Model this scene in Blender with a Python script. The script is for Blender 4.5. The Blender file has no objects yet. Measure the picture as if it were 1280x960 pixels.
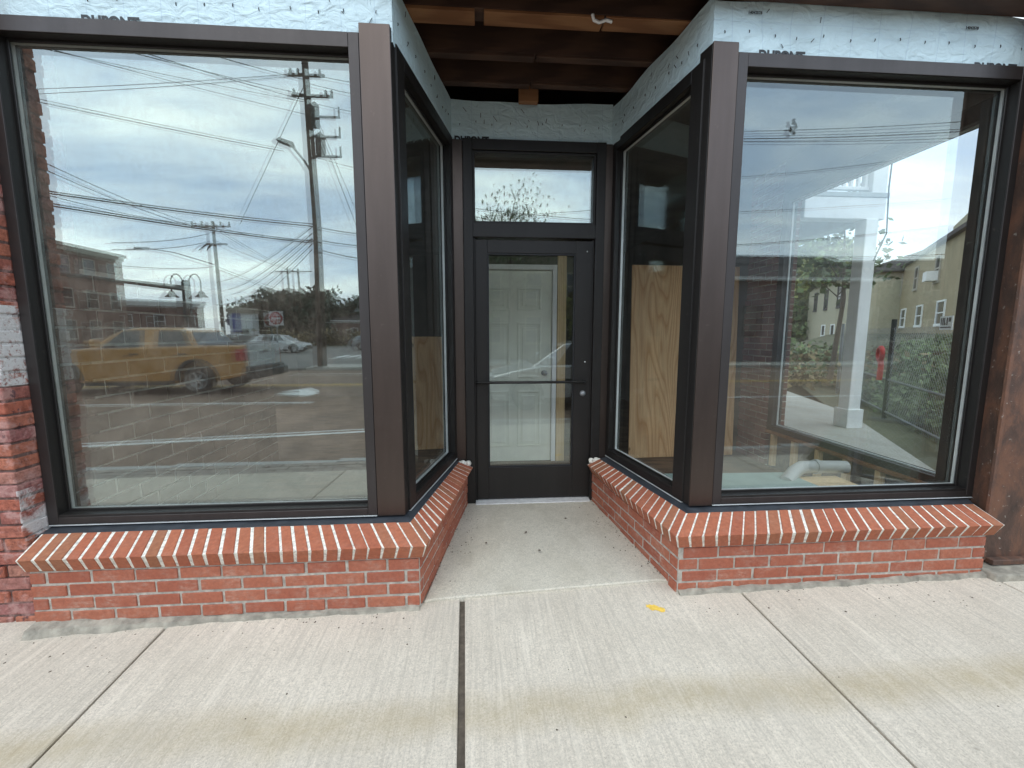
import bpy, bmesh, math, random
from mathutils import Vector, Matrix
R = math.radians
random.seed(7)
S = bpy.context.scene
COL = S.collection

# ------------------------------------------------------------------ materials
class NT:
    def __init__(s, mat):
        s.t = mat.node_tree; s.n = s.t.nodes; s.l = s.t.links
    def a(s, kind, **kw):
        n = s.n.new(kind)
        for k, v in kw.items():
            if k.startswith('i_'):
                key = k[2:].replace('_', ' ')
                n.inputs[key].default_value = v
            else:
                setattr(n, k, v)
        return n
    def link(s, a, b): s.l.new(a, b)
    def math(s, op, a, b=None, c=None):
        n = s.n.new('ShaderNodeMath'); n.operation = op
        for i, v in enumerate((a, b, c)):
            if v is None: continue
            if hasattr(v, 'is_output'): s.l.new(v, n.inputs[i])
            else: n.inputs[i].default_value = v
        return n.outputs[0]
    def mix(s, fac, a, b, blend='MIX'):
        n = s.n.new('ShaderNodeMix'); n.data_type = 'RGBA'; n.blend_type = blend
        for i, v in ((0, fac), (6, a), (7, b)):
            if hasattr(v, 'is_output'): s.l.new(v, n.inputs[i])
            else: n.inputs[i].default_value = v if i == 0 else (*v[:3], 1)
        return n.outputs[2]
    def ramp(s, fac, stops):
        n = s.n.new('ShaderNodeValToRGB'); cr = n.color_ramp
        while len(cr.elements) < len(stops): cr.elements.new(0.5)
        for e, (p, c) in zip(cr.elements, stops):
            e.position = p; e.color = (c, c, c, 1) if not hasattr(c, '__len__') else (*c[:3], 1)
        s.l.new(fac, n.inputs[0]); return n.outputs[0]
    def obj(s, scale=(1, 1, 1), loc=(0, 0, 0)):
        tc = s.n.new('ShaderNodeTexCoord'); mp = s.n.new('ShaderNodeMapping')
        mp.inputs['Scale'].default_value = scale; mp.inputs['Location'].default_value = loc
        s.l.new(tc.outputs['Object'], mp.inputs[0]); return mp.outputs[0]
    def noise(s, vec, scale, detail=4, rough=.55, dist=0.):
        n = s.n.new('ShaderNodeTexNoise'); n.inputs['Scale'].default_value = scale
        n.inputs['Detail'].default_value = detail; n.inputs['Roughness'].default_value = rough
        n.inputs['Distortion'].default_value = dist
        s.l.new(vec, n.inputs['Vector']); return n.outputs['Fac']

def newmat(name):
    m = bpy.data.materials.new(name); m.use_nodes = True
    t = NT(m); b = m.node_tree.nodes['Principled BSDF']
    return m, t, b

def pbr(name, col, rough=.6, metal=0., spec=.5, var=.15, scale=6., bump=0., bscale=60., stretch=(1, 1, 1), island=0., coat=0.):
    m, t, b = newmat(name)
    v = t.obj(stretch)
    f = t.noise(v, scale, 5)
    lo = tuple(c * (1 - var) for c in col); hi = tuple(min(1, c * (1 + var)) for c in col)
    c = t.mix(t.ramp(f, [(.3, 0.), (.7, 1.)]), lo, hi)
    if island:
        g = t.n.new('ShaderNodeNewGeometry')
        k = t.math('MULTIPLY_ADD', g.outputs['Random Per Island'], 2 * island, 1 - island)
        hs = t.n.new('ShaderNodeHueSaturation'); t.link(k, hs.inputs['Value']); t.link(c, hs.inputs['Color'])
        c = hs.outputs[0]
    t.link(c, b.inputs['Base Color'])
    b.inputs['Roughness'].default_value = rough; b.inputs['Metallic'].default_value = metal
    b.inputs['Specular IOR Level'].default_value = spec
    if coat: b.inputs['Coat Weight'].default_value = coat; b.inputs['Coat Roughness'].default_value = .05
    r2 = t.math('MULTIPLY_ADD', f, .2, rough - .1); t.link(r2, b.inputs['Roughness'])
    if bump:
        bn = t.noise(v, bscale, 6, .6)
        bp = t.a('ShaderNodeBump', i_Strength=bump, i_Distance=.01)
        t.link(bn, bp.inputs['Height']); t.link(bp.outputs[0], b.inputs['Normal'])
    return m

MT = {}
MT['bronze'] = None
def m_bronze(name, col, rough, metal=.55):
    m, t, b = newmat(name)
    v = t.obj((1, 1, .12)); f = t.noise(v, 9, 5)
    d = t.noise(t.obj(), 35, 5, .7)
    c = t.mix(t.ramp(f, [(.3, 0.), (.75, 1.)]), tuple(x * .85 for x in col), tuple(x * 1.15 for x in col))
    c = t.mix(t.math('MULTIPLY', t.ramp(d, [(.62, 0.), (.75, 1.)]), .25), c, (.2, .17, .15))
    t.link(c, b.inputs['Base Color'])
    b.inputs['Metallic'].default_value = metal
    t.link(t.math('MULTIPLY_ADD', d, .25, rough - .1), b.inputs['Roughness'])
    bp = t.a('ShaderNodeBump', i_Strength=.04, i_Distance=.004); t.link(f, bp.inputs['Height'])
    t.link(bp.outputs[0], b.inputs['Normal'])
    return m
MT['bronze'] = m_bronze('bronze_anodised', (.102, .080, .070), .34, .85)
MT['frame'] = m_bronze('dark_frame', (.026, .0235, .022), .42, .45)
MT['frame_lit'] = m_bronze('frame_face_lit', (.062, .055, .053), .40, .6)  # lighter copy of the frame colour, standing for its lit front faces
MT['black'] = pbr('black_rubber', (.012, .012, .014), .5, var=.3)
MT['bead'] = pbr('glazing_bead', (.70, .73, .72), .4, metal=.2)  # kept pale to paint in the bright reflecting line at the glass edge
MT['flash'] = pbr('sill_flashing', (.035, .04, .048), .45, var=.35, scale=14, bump=.15, bscale=30)
MT['alu'] = pbr('aluminium', (.66, .66, .65), .5, metal=.15, var=.12, scale=30)

def m_glass(name, r0, tint, dirt=.02):
    m = bpy.data.materials.new(name); m.use_nodes = True
    t = NT(m); t.n.clear()
    out = t.n.new('ShaderNodeOutputMaterial')
    lw = t.n.new('ShaderNodeLayerWeight'); lw.inputs['Blend'].default_value = .5
    p = t.math('POWER', lw.outputs['Facing'], 5.0)
    fac = t.math('MULTIPLY_ADD', p, 1 - r0, r0)
    tr = t.n.new('ShaderNodeBsdfTransparent'); tr.inputs['Color'].default_value = (*tint, 1)
    gl = t.n.new('ShaderNodeBsdfGlossy'); gl.inputs['Roughness'].default_value = 0.; gl.inputs['Color'].default_value = (.89, 1., .98, 1)
    mx = t.n.new('ShaderNodeMixShader'); t.link(fac, mx.inputs[0]); t.link(tr.outputs[0], mx.inputs[1]); t.link(gl.outputs[0], mx.inputs[2])
    # a thin uneven dust film, coloured to lay a warm haze over the pane
    df = t.n.new('ShaderNodeBsdfDiffuse'); df.inputs['Color'].default_value = (.62, .54, .44, 1)
    nz = t.noise(t.obj(), 7, 6, .65)
    sp = t.noise(t.obj((1, 1, .25)), 60, 3)
    k = t.math('MULTIPLY', t.math('MULTIPLY', t.ramp(nz, [(.35, .2), (.75, 1.)]), t.ramp(sp, [(.3, .5), (.7, 1.)])), dirt)
    m2 = t.n.new('ShaderNodeMixShader'); t.link(k, m2.inputs[0]); t.link(mx.outputs[0], m2.inputs[1]); t.link(df.outputs[0], m2.inputs[2])
    t.link(m2.outputs[0], out.inputs[0])
    return m
MT['glass'] = m_glass('window_glass', .225, (.955, .98, .955), .15)
MT['glass_in'] = m_glass('inner_glass', .205, (.95, .985, .975), .0)
MT['glass_clear'] = m_glass('clear_glass', .06, (.975, .985, .98), .02)
MT['glass_door'] = m_glass('door_glass', .10, (.975, .985, .97), .02)
MT['glass_yard'] = m_glass('yard_window_glass', .125, (.975, .99, .98), .04)
MT['glass_yardin'] = m_glass('yard_inner_glass', .115, (.97, .99, .985), .0)
MT['glass_side'] = m_glass('side_glass', .06, (.97, .985, .98), .02)

def m_brick(name, cols, white=.25, rough=.85):
    m, t, b = newmat(name)
    g = t.n.new('ShaderNodeNewGeometry')
    base = t.ramp(g.outputs['Random Per Island'], [(i / (len(cols) - 1), c) for i, c in enumerate(cols)])
    v = t.obj()
    n1 = t.noise(v, 55, 6, .65); n2 = t.noise(v, 9, 5, .6); n3 = t.noise(t.obj((1, 1, 2.2)), 24, 5, .7)
    c = t.mix(t.ramp(n1, [(.3, .45), (.7, 0.)]), base, (.12, .035, .028))
    f = t.math('MULTIPLY', t.math('MULTIPLY', t.ramp(n2, [(.45, 0.), (.72, 1.)]), t.ramp(n3, [(.42, 0.), (.7, 1.)])), white)
    c = t.mix(f, c, (.52, .43, .35))
    t.link(c, b.inputs['Base Color']); b.inputs['Roughness'].default_value = rough
    b.inputs['Specular IOR Level'].default_value = .25
    bp = t.a('ShaderNodeBump', i_Strength=.5, i_Distance=.004); t.link(n1, bp.inputs['Height']); t.link(bp.outputs[0], b.inputs['Normal'])
    return m
MT['brick'] = m_brick('new_brick', [(.40, .130, .076), (.44, .152, .090), (.37, .116, .070), (.42, .140, .082), (.45, .165, .098)], .6)
MT['rowlock'] = m_brick('sill_brick', [(.45, .148, .080), (.49, .170, .092), (.42, .132, .073), (.465, .160, .087), (.36, .160, .085)], .2)
MT['mortar'] = pbr('grey_mortar', (.44, .405, .35), .95, var=.3, scale=30, bump=.7, bscale=90)
MT['mortarw'] = pbr('pale_mortar', (.80, .74, .66), .95, var=.34, scale=55, bump=.6, bscale=110)
MT['toe'] = pbr('cement_toe', (.31, .285, .235), .95, var=.35, scale=18, bump=1., bscale=45)
MT['innerbrick'] = m_brick('painted_grey_brick', [(.115, .082, .068), (.15, .105, .085), (.125, .09, .075)], .3)
MT['innermortar'] = pbr('pale_inner_mortar', (.66, .60, .54), .95, var=.3, scale=20)
MT['pierbrick'] = m_brick('purple_brick', [(.17, .078, .070), (.24, .11, .092), (.14, .078, .078), (.27, .125, .098)], .5)

def m_oldbrick(mortar=False):
    m, t, b = newmat('old_painted_mortar' if mortar else 'old_painted_brick')
    g = t.n.new('ShaderNodeNewGeometry')
    base = t.ramp(g.outputs['Random Per Island'], [(0, (.42, .13, .085)), (.3, (.50, .19, .12)), (.55, (.34, .11, .095)), (.8, (.48, .23, .17)), (1, (.38, .16, .15))])
    if mortar: base = t.mix(.5, (.15, .10, .09), (.17, .11, .095))
    v = t.obj(); n1 = t.noise(v, 40, 7, .7); n2 = t.noise(v, 6.5, 7, .68, .4); n3 = t.noise(v, 16, 6, .7); n4 = t.noise(v, 11, 6, .65, .3)
    c = t.mix(t.ramp(n1, [(.35, .55), (.6, 0.)]), base, (.07, .025, .022))
    # pinkish worn paint, purple-black splashes, white patch left between two heights
    c = t.mix(t.math('MULTIPLY', t.ramp(n4, [(.5, 0.), (.62, .7)]), 1.), c, (.50, .30, .27))
    c = t.mix(t.ramp(n3, [(.60, 0.), (.66, .8)]), c, (.07, .045, .055))
    sx = t.n.new('ShaderNodeSeparateXYZ'); t.link(v, sx.inputs[0])
    z = sx.outputs[2]
    band = t.math('MULTIPLY', t.math('GREATER_THAN', z, 1.135), t.math('LESS_THAN', z, 1.52))
    low = t.math('MULTIPLY', t.math('GREATER_THAN', z, .36), t.math('LESS_THAN', z, .62))
    wp = t.math('MULTIPLY', band, t.math('MULTIPLY', t.ramp(n2, [(.38, 0.), (.44, .95)]), t.ramp(n1, [(.36, .15), (.46, 1.)])))
    rx = t.math('GREATER_THAN', sx.outputs[0], .330)
    wl = t.math('MULTIPLY', t.math('MULTIPLY', low, rx), t.ramp(n2, [(.44, 0.), (.55, .8)]))
    c = t.mix(t.math('MAXIMUM', wp, wl), c, (.68, .68, .67))
    t.link(c, b.inputs['Base Color']); b.inputs['Roughness'].default_value = .9; b.inputs['Specular IOR Level'].default_value = .2
    bp = t.a('ShaderNodeBump', i_Strength=.9, i_Distance=.012); t.link(n1, bp.inputs['Height']); t.link(bp.outputs[0], b.inputs['Normal'])
    return m
MT['oldbrick'] = m_oldbrick()
MT['oldmortar'] = m_oldbrick(True)

def m_concrete(name, col, broom=True, stain=True):
    m, t, b = newmat(name)
    v = t.obj()
    g = t.n.new('ShaderNodeNewGeometry')
    n1 = t.noise(v, 1.6, 6, .6); n2 = t.noise(v, 130, 5, .75); st = t.noise(t.obj((1, .035, 1)), 95, 4, .7); n4 = t.noise(v, 18, 5, .6); n5 = t.noise(v, 380, 2, .5)
    c = t.mix(t.ramp(n1, [(.3, 0.), (.7, 1.)]), tuple(x * a for x, a in zip(col, (.88, .86, .84))), tuple(min(1, x * 1.1) for x in col))
    c = t.mix(t.ramp(n2, [(.34, .75), (.50, 0.)]), c, tuple(x * .56 for x in col))
    c = t.mix(t.ramp(n2, [(.52, 0.), (.70, .55)]), c, tuple(min(1, x * 1.35) for x in col))
    c = t.mix(t.ramp(n5, [(.30, .7), (.42, 0.)]), c, tuple(x * .45 for x in col))
    n6 = t.noise(v, 42, 4, .7)
    c = t.mix(t.ramp(n6, [(.36, .45), (.5, 0.)]), c, tuple(x * .70 for x in col))
    if broom:
        c = t.mix(t.ramp(st, [(.34, .6), (.52, 0.)]), c, tuple(x * .66 for x in col))
        s2 = t.noise(t.obj((1, .05, 1)), 28, 3, .6); c = t.mix(t.ramp(s2, [(.55, 0.), (.70, .34)]), c, tuple(min(1, x * 1.25) for x in col))
    # old gum spots and small dark bits
    vo = t.n.new('ShaderNodeTexVoronoi'); vo.inputs['Scale'].default_value = 2.6; vo.inputs['Randomness'].default_value = 1.; t.link(v, vo.inputs['Vector'])
    c = t.mix(t.ramp(vo.outputs['Distance'], [(.010, .6), (.026, 0.)]), c, tuple(x * .5 for x in col))
    vo = t.n.new('ShaderNodeTexVoronoi'); vo.inputs['Scale'].default_value = 9.; t.link(v, vo.inputs['Vector'])
    c = t.mix(t.ramp(vo.outputs['Distance'], [(.012, .8), (.022, 0.)]), c, (.10, .085, .065))
    if not broom:   # scuffed, dusty entry slab: dirt gathered along the edges
        c = t.mix(t.ramp(t.noise(t.obj((1, .6, 1)), 4.5, 6, .65), [(.48, 0.), (.7, .5)]), c, tuple(x * a for x, a in zip(col, (.66, .64, .60))))
    k = t.math('MULTIPLY_ADD', g.outputs['Random Per Island'], .10, .95)
    hs = t.n.new('ShaderNodeHueSaturation'); t.link(k, hs.inputs['Value']); t.link(c, hs.inputs['Color']); c = hs.outputs[0]
    if stain:
        sx = t.n.new('ShaderNodeSeparateXYZ'); t.link(v, sx.inputs[0])
        wob = t.noise(t.obj((1.1, .3, 1)), 1.9, 5, .6)
        yy = t.math('ADD', sx.outputs[1], t.math('MULTIPLY_ADD', wob, .22, -.11))
        d = t.math('ABSOLUTE', t.math('SUBTRACT', yy, 1.425))
        br = t.ramp(t.noise(t.obj((1, 1, 1)), 1.5, 5, .6), [(.3, .35), (.65, 1.)])
        s1 = t.math('MULTIPLY', t.ramp(d, [(.0, .75), (.04, .6), (.12, .0)]), br)
        s1 = t.math('MULTIPLY', s1, t.ramp(n4, [(.3, .6), (.7, 1.)]))
        c = t.mix(s1, c, (.36, .285, .155))
        # damp-looking grey blotches
        c = t.mix(t.ramp(t.noise(t.obj((1, 1.6, 1), (3, 1, 0)), 2.3, 5, .55), [(.52, 0.), (.72, .3)]), c, tuple(x * .72 for x in col))
    t.link(c, b.inputs['Base Color']); b.inputs['Roughness'].default_value = .9; b.inputs['Specular IOR Level'].default_value = .25
    h = t.math('ADD', t.math('MULTIPLY', st, .8 if broom else .0), t.math('MULTIPLY', n2, .5))
    bp = t.a('ShaderNodeBump', i_Strength=.5, i_Distance=.005); t.link(h, bp.inputs['Height']); t.link(bp.outputs[0], b.inputs['Normal'])
    return m
MT['walk'] = m_concrete('sidewalk_concrete', (.612, .552, .464))
MT['slab'] = m_concrete('entry_concrete', (.57, .53, .445), False, False)
MT['porchslab'] = m_concrete('porch_concrete', (.50, .49, .45), False, False)
MT['granite'] = pbr('kerb_granite', (.40, .39, .37), .8, var=.2, scale=60, bump=.4, bscale=150)
MT['paver'] = m_brick('strip_paver', [(.33, .31, .27), (.40, .37, .32), (.30, .28, .25)], .2)
MT['joint'] = pbr('joint_filler', (.105, .085, .065), .95, var=.35, scale=40)
MT['asphalt'] = pbr('asphalt', (.205, .138, .100), .9, var=.25, scale=1.5, bump=.5, bscale=200)
MT['lot'] = pbr('lot_asphalt', (.15, .14, .13), .9, var=.2, scale=.7)
MT['ground'] = pbr('earth', (.10, .10, .06), .95, var=.35, scale=.6)
MT['white'] = pbr('road_white', (.74, .74, .72), .7, var=.12, scale=8)
MT['yellow'] = pbr('road_yellow', (.62, .40, .07), .7, var=.12, scale=8)
MT['blot'] = pbr('yellow_spray', (.78, .52, .09), .8, var=.2, scale=50)

def m_wrap():
    m, t, b = newmat('pale_blue_wrap')
    v = t.obj(); sx = t.n.new('ShaderNodeSeparateXYZ'); t.link(v, sx.inputs[0])
    col = (.615, .78, .825)
    n1 = t.noise(t.obj((1, 1, 2)), 6, 6, .6); n2 = t.noise(t.obj((1, 1, 3.)), 20, 5, .65, .6)
    c = t.mix(t.ramp(n1, [(.3, 0.), (.7, 1.)]), tuple(x * .9 for x in col), tuple(x * 1.05 for x in col))
    along = t.math('ADD', sx.outputs[0], sx.outputs[1])
    fr = t.math('ABSOLUTE', t.math('SUBTRACT', t.math('FRACT', t.math('MULTIPLY', along, 6.1)), .5))
    c = t.mix(t.math('MULTIPLY', t.math('LESS_THAN', fr, .012), .5), c, (.42, .56, .66))
    fz = t.math('ABSOLUTE', t.math('SUBTRACT', sx.outputs[2], .185))
    c = t.mix(t.math('MULTIPLY', t.math('LESS_THAN', fz, .003), .22), c, (.42, .56, .66))
    c = t.mix(t.ramp(n2, [(.64, 0.), (.72, .5)]), c, (.42, .47, .46))
    t.link(c, b.inputs['Base Color']); b.inputs['Roughness'].default_value = .55
    bp = t.a('ShaderNodeBump', i_Strength=.8, i_Distance=.018)
    t.link(t.noise(t.obj((1, 1, 1.6)), 11, 5, .5, 1.2), bp.inputs['Height']); t.link(bp.outputs[0], b.inputs['Normal'])
    return m
MT['wrap'] = m_wrap()
MT['ink'] = pbr('print_ink', (.03, .035, .04), .6)

def m_wood(name, c1, c2, scale=5., stretch=(1, 1, .08), knots=True, rough=.75, dist=1.2):
    m, t, b = newmat(name)
    v = t.obj(stretch)
    n = t.noise(v, scale, 5, .55, dist)
    w = t.n.new('ShaderNodeTexWave'); w.wave_type = 'BANDS'; w.bands_direction = 'X'
    w.inputs['Scale'].default_value = scale * 1.2; w.inputs['Distortion'].default_value = 7.; w.inputs['Detail'].default_value = 3.; w.inputs['Detail Scale'].default_value = 1.2
    t.link(v, w.inputs['Vector'])
    c = t.mix(t.ramp(w.outputs['Fac'], [(.2, 0.), (.85, 1.)]), c1, c2)
    c = t.mix(t.ramp(n, [(.35, .4), (.6, 0.)]), c, tuple(x * .55 for x in c1))
    if knots:
        vo = t.n.new('ShaderNodeTexVoronoi'); vo.inputs['Scale'].default_value = 4.5; t.link(t.obj((1, 1, .7)), vo.inputs['Vector'])
        c = t.mix(t.ramp(vo.outputs['Distance'], [(.05, .8), (.09, 0.)]), c, (.10, .05, .025))
    t.link(c, b.inputs['Base Color']); b.inputs['Roughness'].default_value = rough
    return m
def m_ply():
    m, t, b = newmat('plywood')
    n = t.noise(t.obj((1, 1, .16)), 2.1, 2, .45, .25)
    g = t.math('FRACT', t.math('MULTIPLY', n, 26.))
    fine = t.noise(t.obj((1, 1, .03)), 70, 3, .6)
    c = t.mix(t.ramp(g, [(.0, 1.), (.12, .25), (.55, 0.), (1., .8)]), (.80, .52, .28), (.56, .285, .115))
    c = t.mix(t.ramp(fine, [(.35, .35), (.6, 0.)]), c, (.40, .22, .10))
    vo = t.n.new('ShaderNodeTexVoronoi'); vo.inputs['Scale'].default_value = 3.2; t.link(t.obj((1, 1, .8)), vo.inputs['Vector'])
    c = t.mix(t.ramp(vo.outputs['Distance'], [(.045, .85), (.085, 0.)]), c, (.16, .075, .03))
    t.link(c, b.inputs['Base Color']); b.inputs['Roughness'].default_value = .7
    return m
MT['ply'] = m_ply()
MT['stud'] = m_wood('pale_stud', (.62, .43, .22), (.74, .54, .31), 14, (1, 1, .05), False)
MT['oldwood'] = m_wood('old_joist_wood', (.055, .027, .017), (.09, .045, .027), 7, (.08, 1, 1), False)
MT['edgewood'] = m_wood('joist_edge_wood', (.22, .094, .038), (.31, .148, .064), 7, (.08, 1, 1), False)
MT['darkwood'] = m_wood('dark_deck_wood', (.055, .028, .02), (.085, .045, .03), 7, (.1, 1, 1), False)
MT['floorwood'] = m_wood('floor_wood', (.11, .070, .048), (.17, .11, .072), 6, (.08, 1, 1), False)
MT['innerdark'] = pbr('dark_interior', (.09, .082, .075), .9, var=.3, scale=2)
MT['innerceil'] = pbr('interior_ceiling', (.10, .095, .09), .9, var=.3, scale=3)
MT['doorwhite'] = pbr('primed_door', (.88, .90, .80), .45, var=.06)
MT['whitepaint'] = pbr('white_paint', (.86, .87, .87), .5, var=.05)
MT['greypaint'] = pbr('grey_board', (.42, .46, .47), .6, var=.1)
MT['pvc'] = pbr('grey_duct', (.40, .41, .40), .45, var=.1)
MT['insul'] = pbr('insulation_board', (.30, .40, .37), .7, var=.15)

def m_rust():
    m, t, b = newmat('rusty_steel')
    v = t.obj((1, 1, .5)); n1 = t.noise(v, 7, 7, .68, .5); n2 = t.noise(t.obj(), 30, 6, .7); n3 = t.noise(t.obj((1, 1, .12)), 14, 5)
    c = t.ramp(n1, [(.28, (.045, .030, .024)), (.46, (.10, .058, .043)), (.60, (.185, .088, .054)), (.78, (.115, .082, .070))])
    c = t.mix(t.ramp(n3, [(.6, 0.), (.75, .4)]), c, (.20, .085, .045))
    c = t.mix(t.ramp(n2, [(.63, 0.), (.68, .85)]), c, (.42, .38, .33))
    t.link(c, b.inputs['Base Color']); b.inputs['Roughness'].default_value = .62
    b.inputs['Metallic'].default_value = .15
    bp = t.a('ShaderNodeBump', i_Strength=.6, i_Distance=.006); t.link(n2, bp.inputs['Height']); t.link(bp.outputs[0], b.inputs['Normal'])
    return m
MT['rust'] = m_rust()
MT['leafA'] = pbr('leaf_green', (.075, .115, .035), .6, var=.35, scale=2, island=.5)
MT['leafB'] = pbr('leaf_dark', (.030, .050, .026), .65, var=.35, scale=.5, island=.5)
MT['leafC'] = pbr('leaf_yellowish', (.15, .17, .04), .6, var=.3, scale=2, island=.45)
MT['ivy'] = pbr('ivy_leaf', (.105, .150, .055), .55, var=.4, scale=1.2, island=.6)
MT['brush'] = pbr('dry_brush', (.20, .15, .075), .8, var=.4, scale=.5, island=.5)
MT['bark'] = pbr('bark', (.10, .075, .055), .9, var=.3, scale=15, bump=.6)
MT['pole'] = pbr('pole_wood', (.075, .052, .040), .9, var=.25, scale=10)
MT['wire'] = pbr('wire_black', (.018, .018, .02), .7)
MT['insulator'] = pbr('insulator', (.16, .17, .17), .5)
MT['blackmetal'] = pbr('black_metal', (.014, .014, .015), .65)
MT['greymetal'] = pbr('grey_metal', (.30, .31, .32), .45, metal=.5)
MT['sidebrick'] = None
def m_facade(name, c1, c2, mortar, scale):
    m, t, b = newmat(name)
    br = t.n.new('ShaderNodeTexBrick'); br.inputs['Scale'].default_value = scale
    for k, v in (('Color1', c1), ('Color2', c2), ('Mortar', mortar)): br.inputs[k].default_value = (*v, 1)
    br.inputs['Mortar Size'].default_value = .012
    tc = t.n.new('ShaderNodeTexCoord'); sx = t.n.new('ShaderNodeSeparateXYZ'); cb = t.n.new('ShaderNodeCombineXYZ')
    t.link(tc.outputs['Object'], sx.inputs[0]); t.link(t.math('ADD', sx.outputs[0], sx.outputs[1]), cb.inputs[0]); t.link(sx.outputs[2], cb.inputs[1])
    t.link(cb.outputs[0], br.inputs['Vector'])
    c = t.mix(t.ramp(t.noise(t.obj(), 1.2, 5), [(.35, .35), (.7, 0.)]), br.outputs['Color'], tuple(x * .6 for x in c1))
    t.link(c, b.inputs['Base Color']); b.inputs['Roughness'].default_value = .9
    return m
MT['facbrick'] = m_facade('old_red_brick', (.17, .085, .065), (.21, .11, .085), (.26, .23, .2), 4)
MT['facdark'] = m_facade('dark_red_brick', (.11, .045, .042), (.135, .058, .052), (.14, .10, .09), 4)
MT['facyellow'] = m_facade('tan_brick', (.39, .325, .21), (.44, .37, .245), (.36, .31, .22), 4)
MT['beige'] = pbr('beige_siding', (.42, .39, .29), .8, var=.08)
MT['dusk'] = pbr('weathered_siding', (.22, .20, .15), .8, var=.08)
MT['lavender'] = pbr('pale_siding', (.20, .18, .19), .8, var=.06)
MT['slate'] = pbr('dark_roof', (.075, .066, .07), .85, var=.25, scale=3)
MT['stonetrim'] = pbr('stone_trim', (.44, .40, .34), .85, var=.1)
MT['winglass'] = pbr('dark_window', (.03, .035, .04), .08, spec=.9)
MT['pgold'] = pbr('gold_car_paint', (.48, .225, .045), .35, metal=.15, var=.03, coat=1.)
MT['pgrey'] = pbr('grey_car_paint', (.27, .28, .30), .35, metal=.3, var=.03, coat=.8)
MT['psilver'] = pbr('silver_car_paint', (.58, .60, .62), .3, metal=.4, var=.03, coat=1.)
MT['pwhite'] = pbr('white_car_paint', (.72, .73, .74), .35, var=.03, coat=.8)
MT['pblack'] = pbr('black_car_paint', (.02, .02, .024), .3, var=.03, coat=.8)
MT['carglass'] = pbr('car_glass', (.028, .034, .038), .05, spec=1.)
MT['tyre'] = pbr('tyre', (.02, .02, .021), .85)
MT['rim'] = pbr('wheel_rim', (.35, .36, .37), .35, metal=.7)
MT['trim'] = pbr('car_trim', (.025, .025, .027), .6)
MT['red'] = pbr('lamp_red', (.42, .02, .02), .25, coat=.6)
MT['clearlamp'] = pbr('lamp_clear', (.75, .77, .78), .15, coat=.8)
MT['signred'] = pbr('sign_red', (.45, .025, .035), .4)
MT['signwhite'] = pbr('sign_white', (.8, .8, .8), .45)
MT['signblue'] = pbr('sign_blue', (.05, .09, .33), .5)
MT['hose'] = pbr('red_hose', (.55, .035, .03), .45)
MT['wallpaint'] = pbr('upper_wall_paint', (.25, .22, .20), .8, var=.1)

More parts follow.
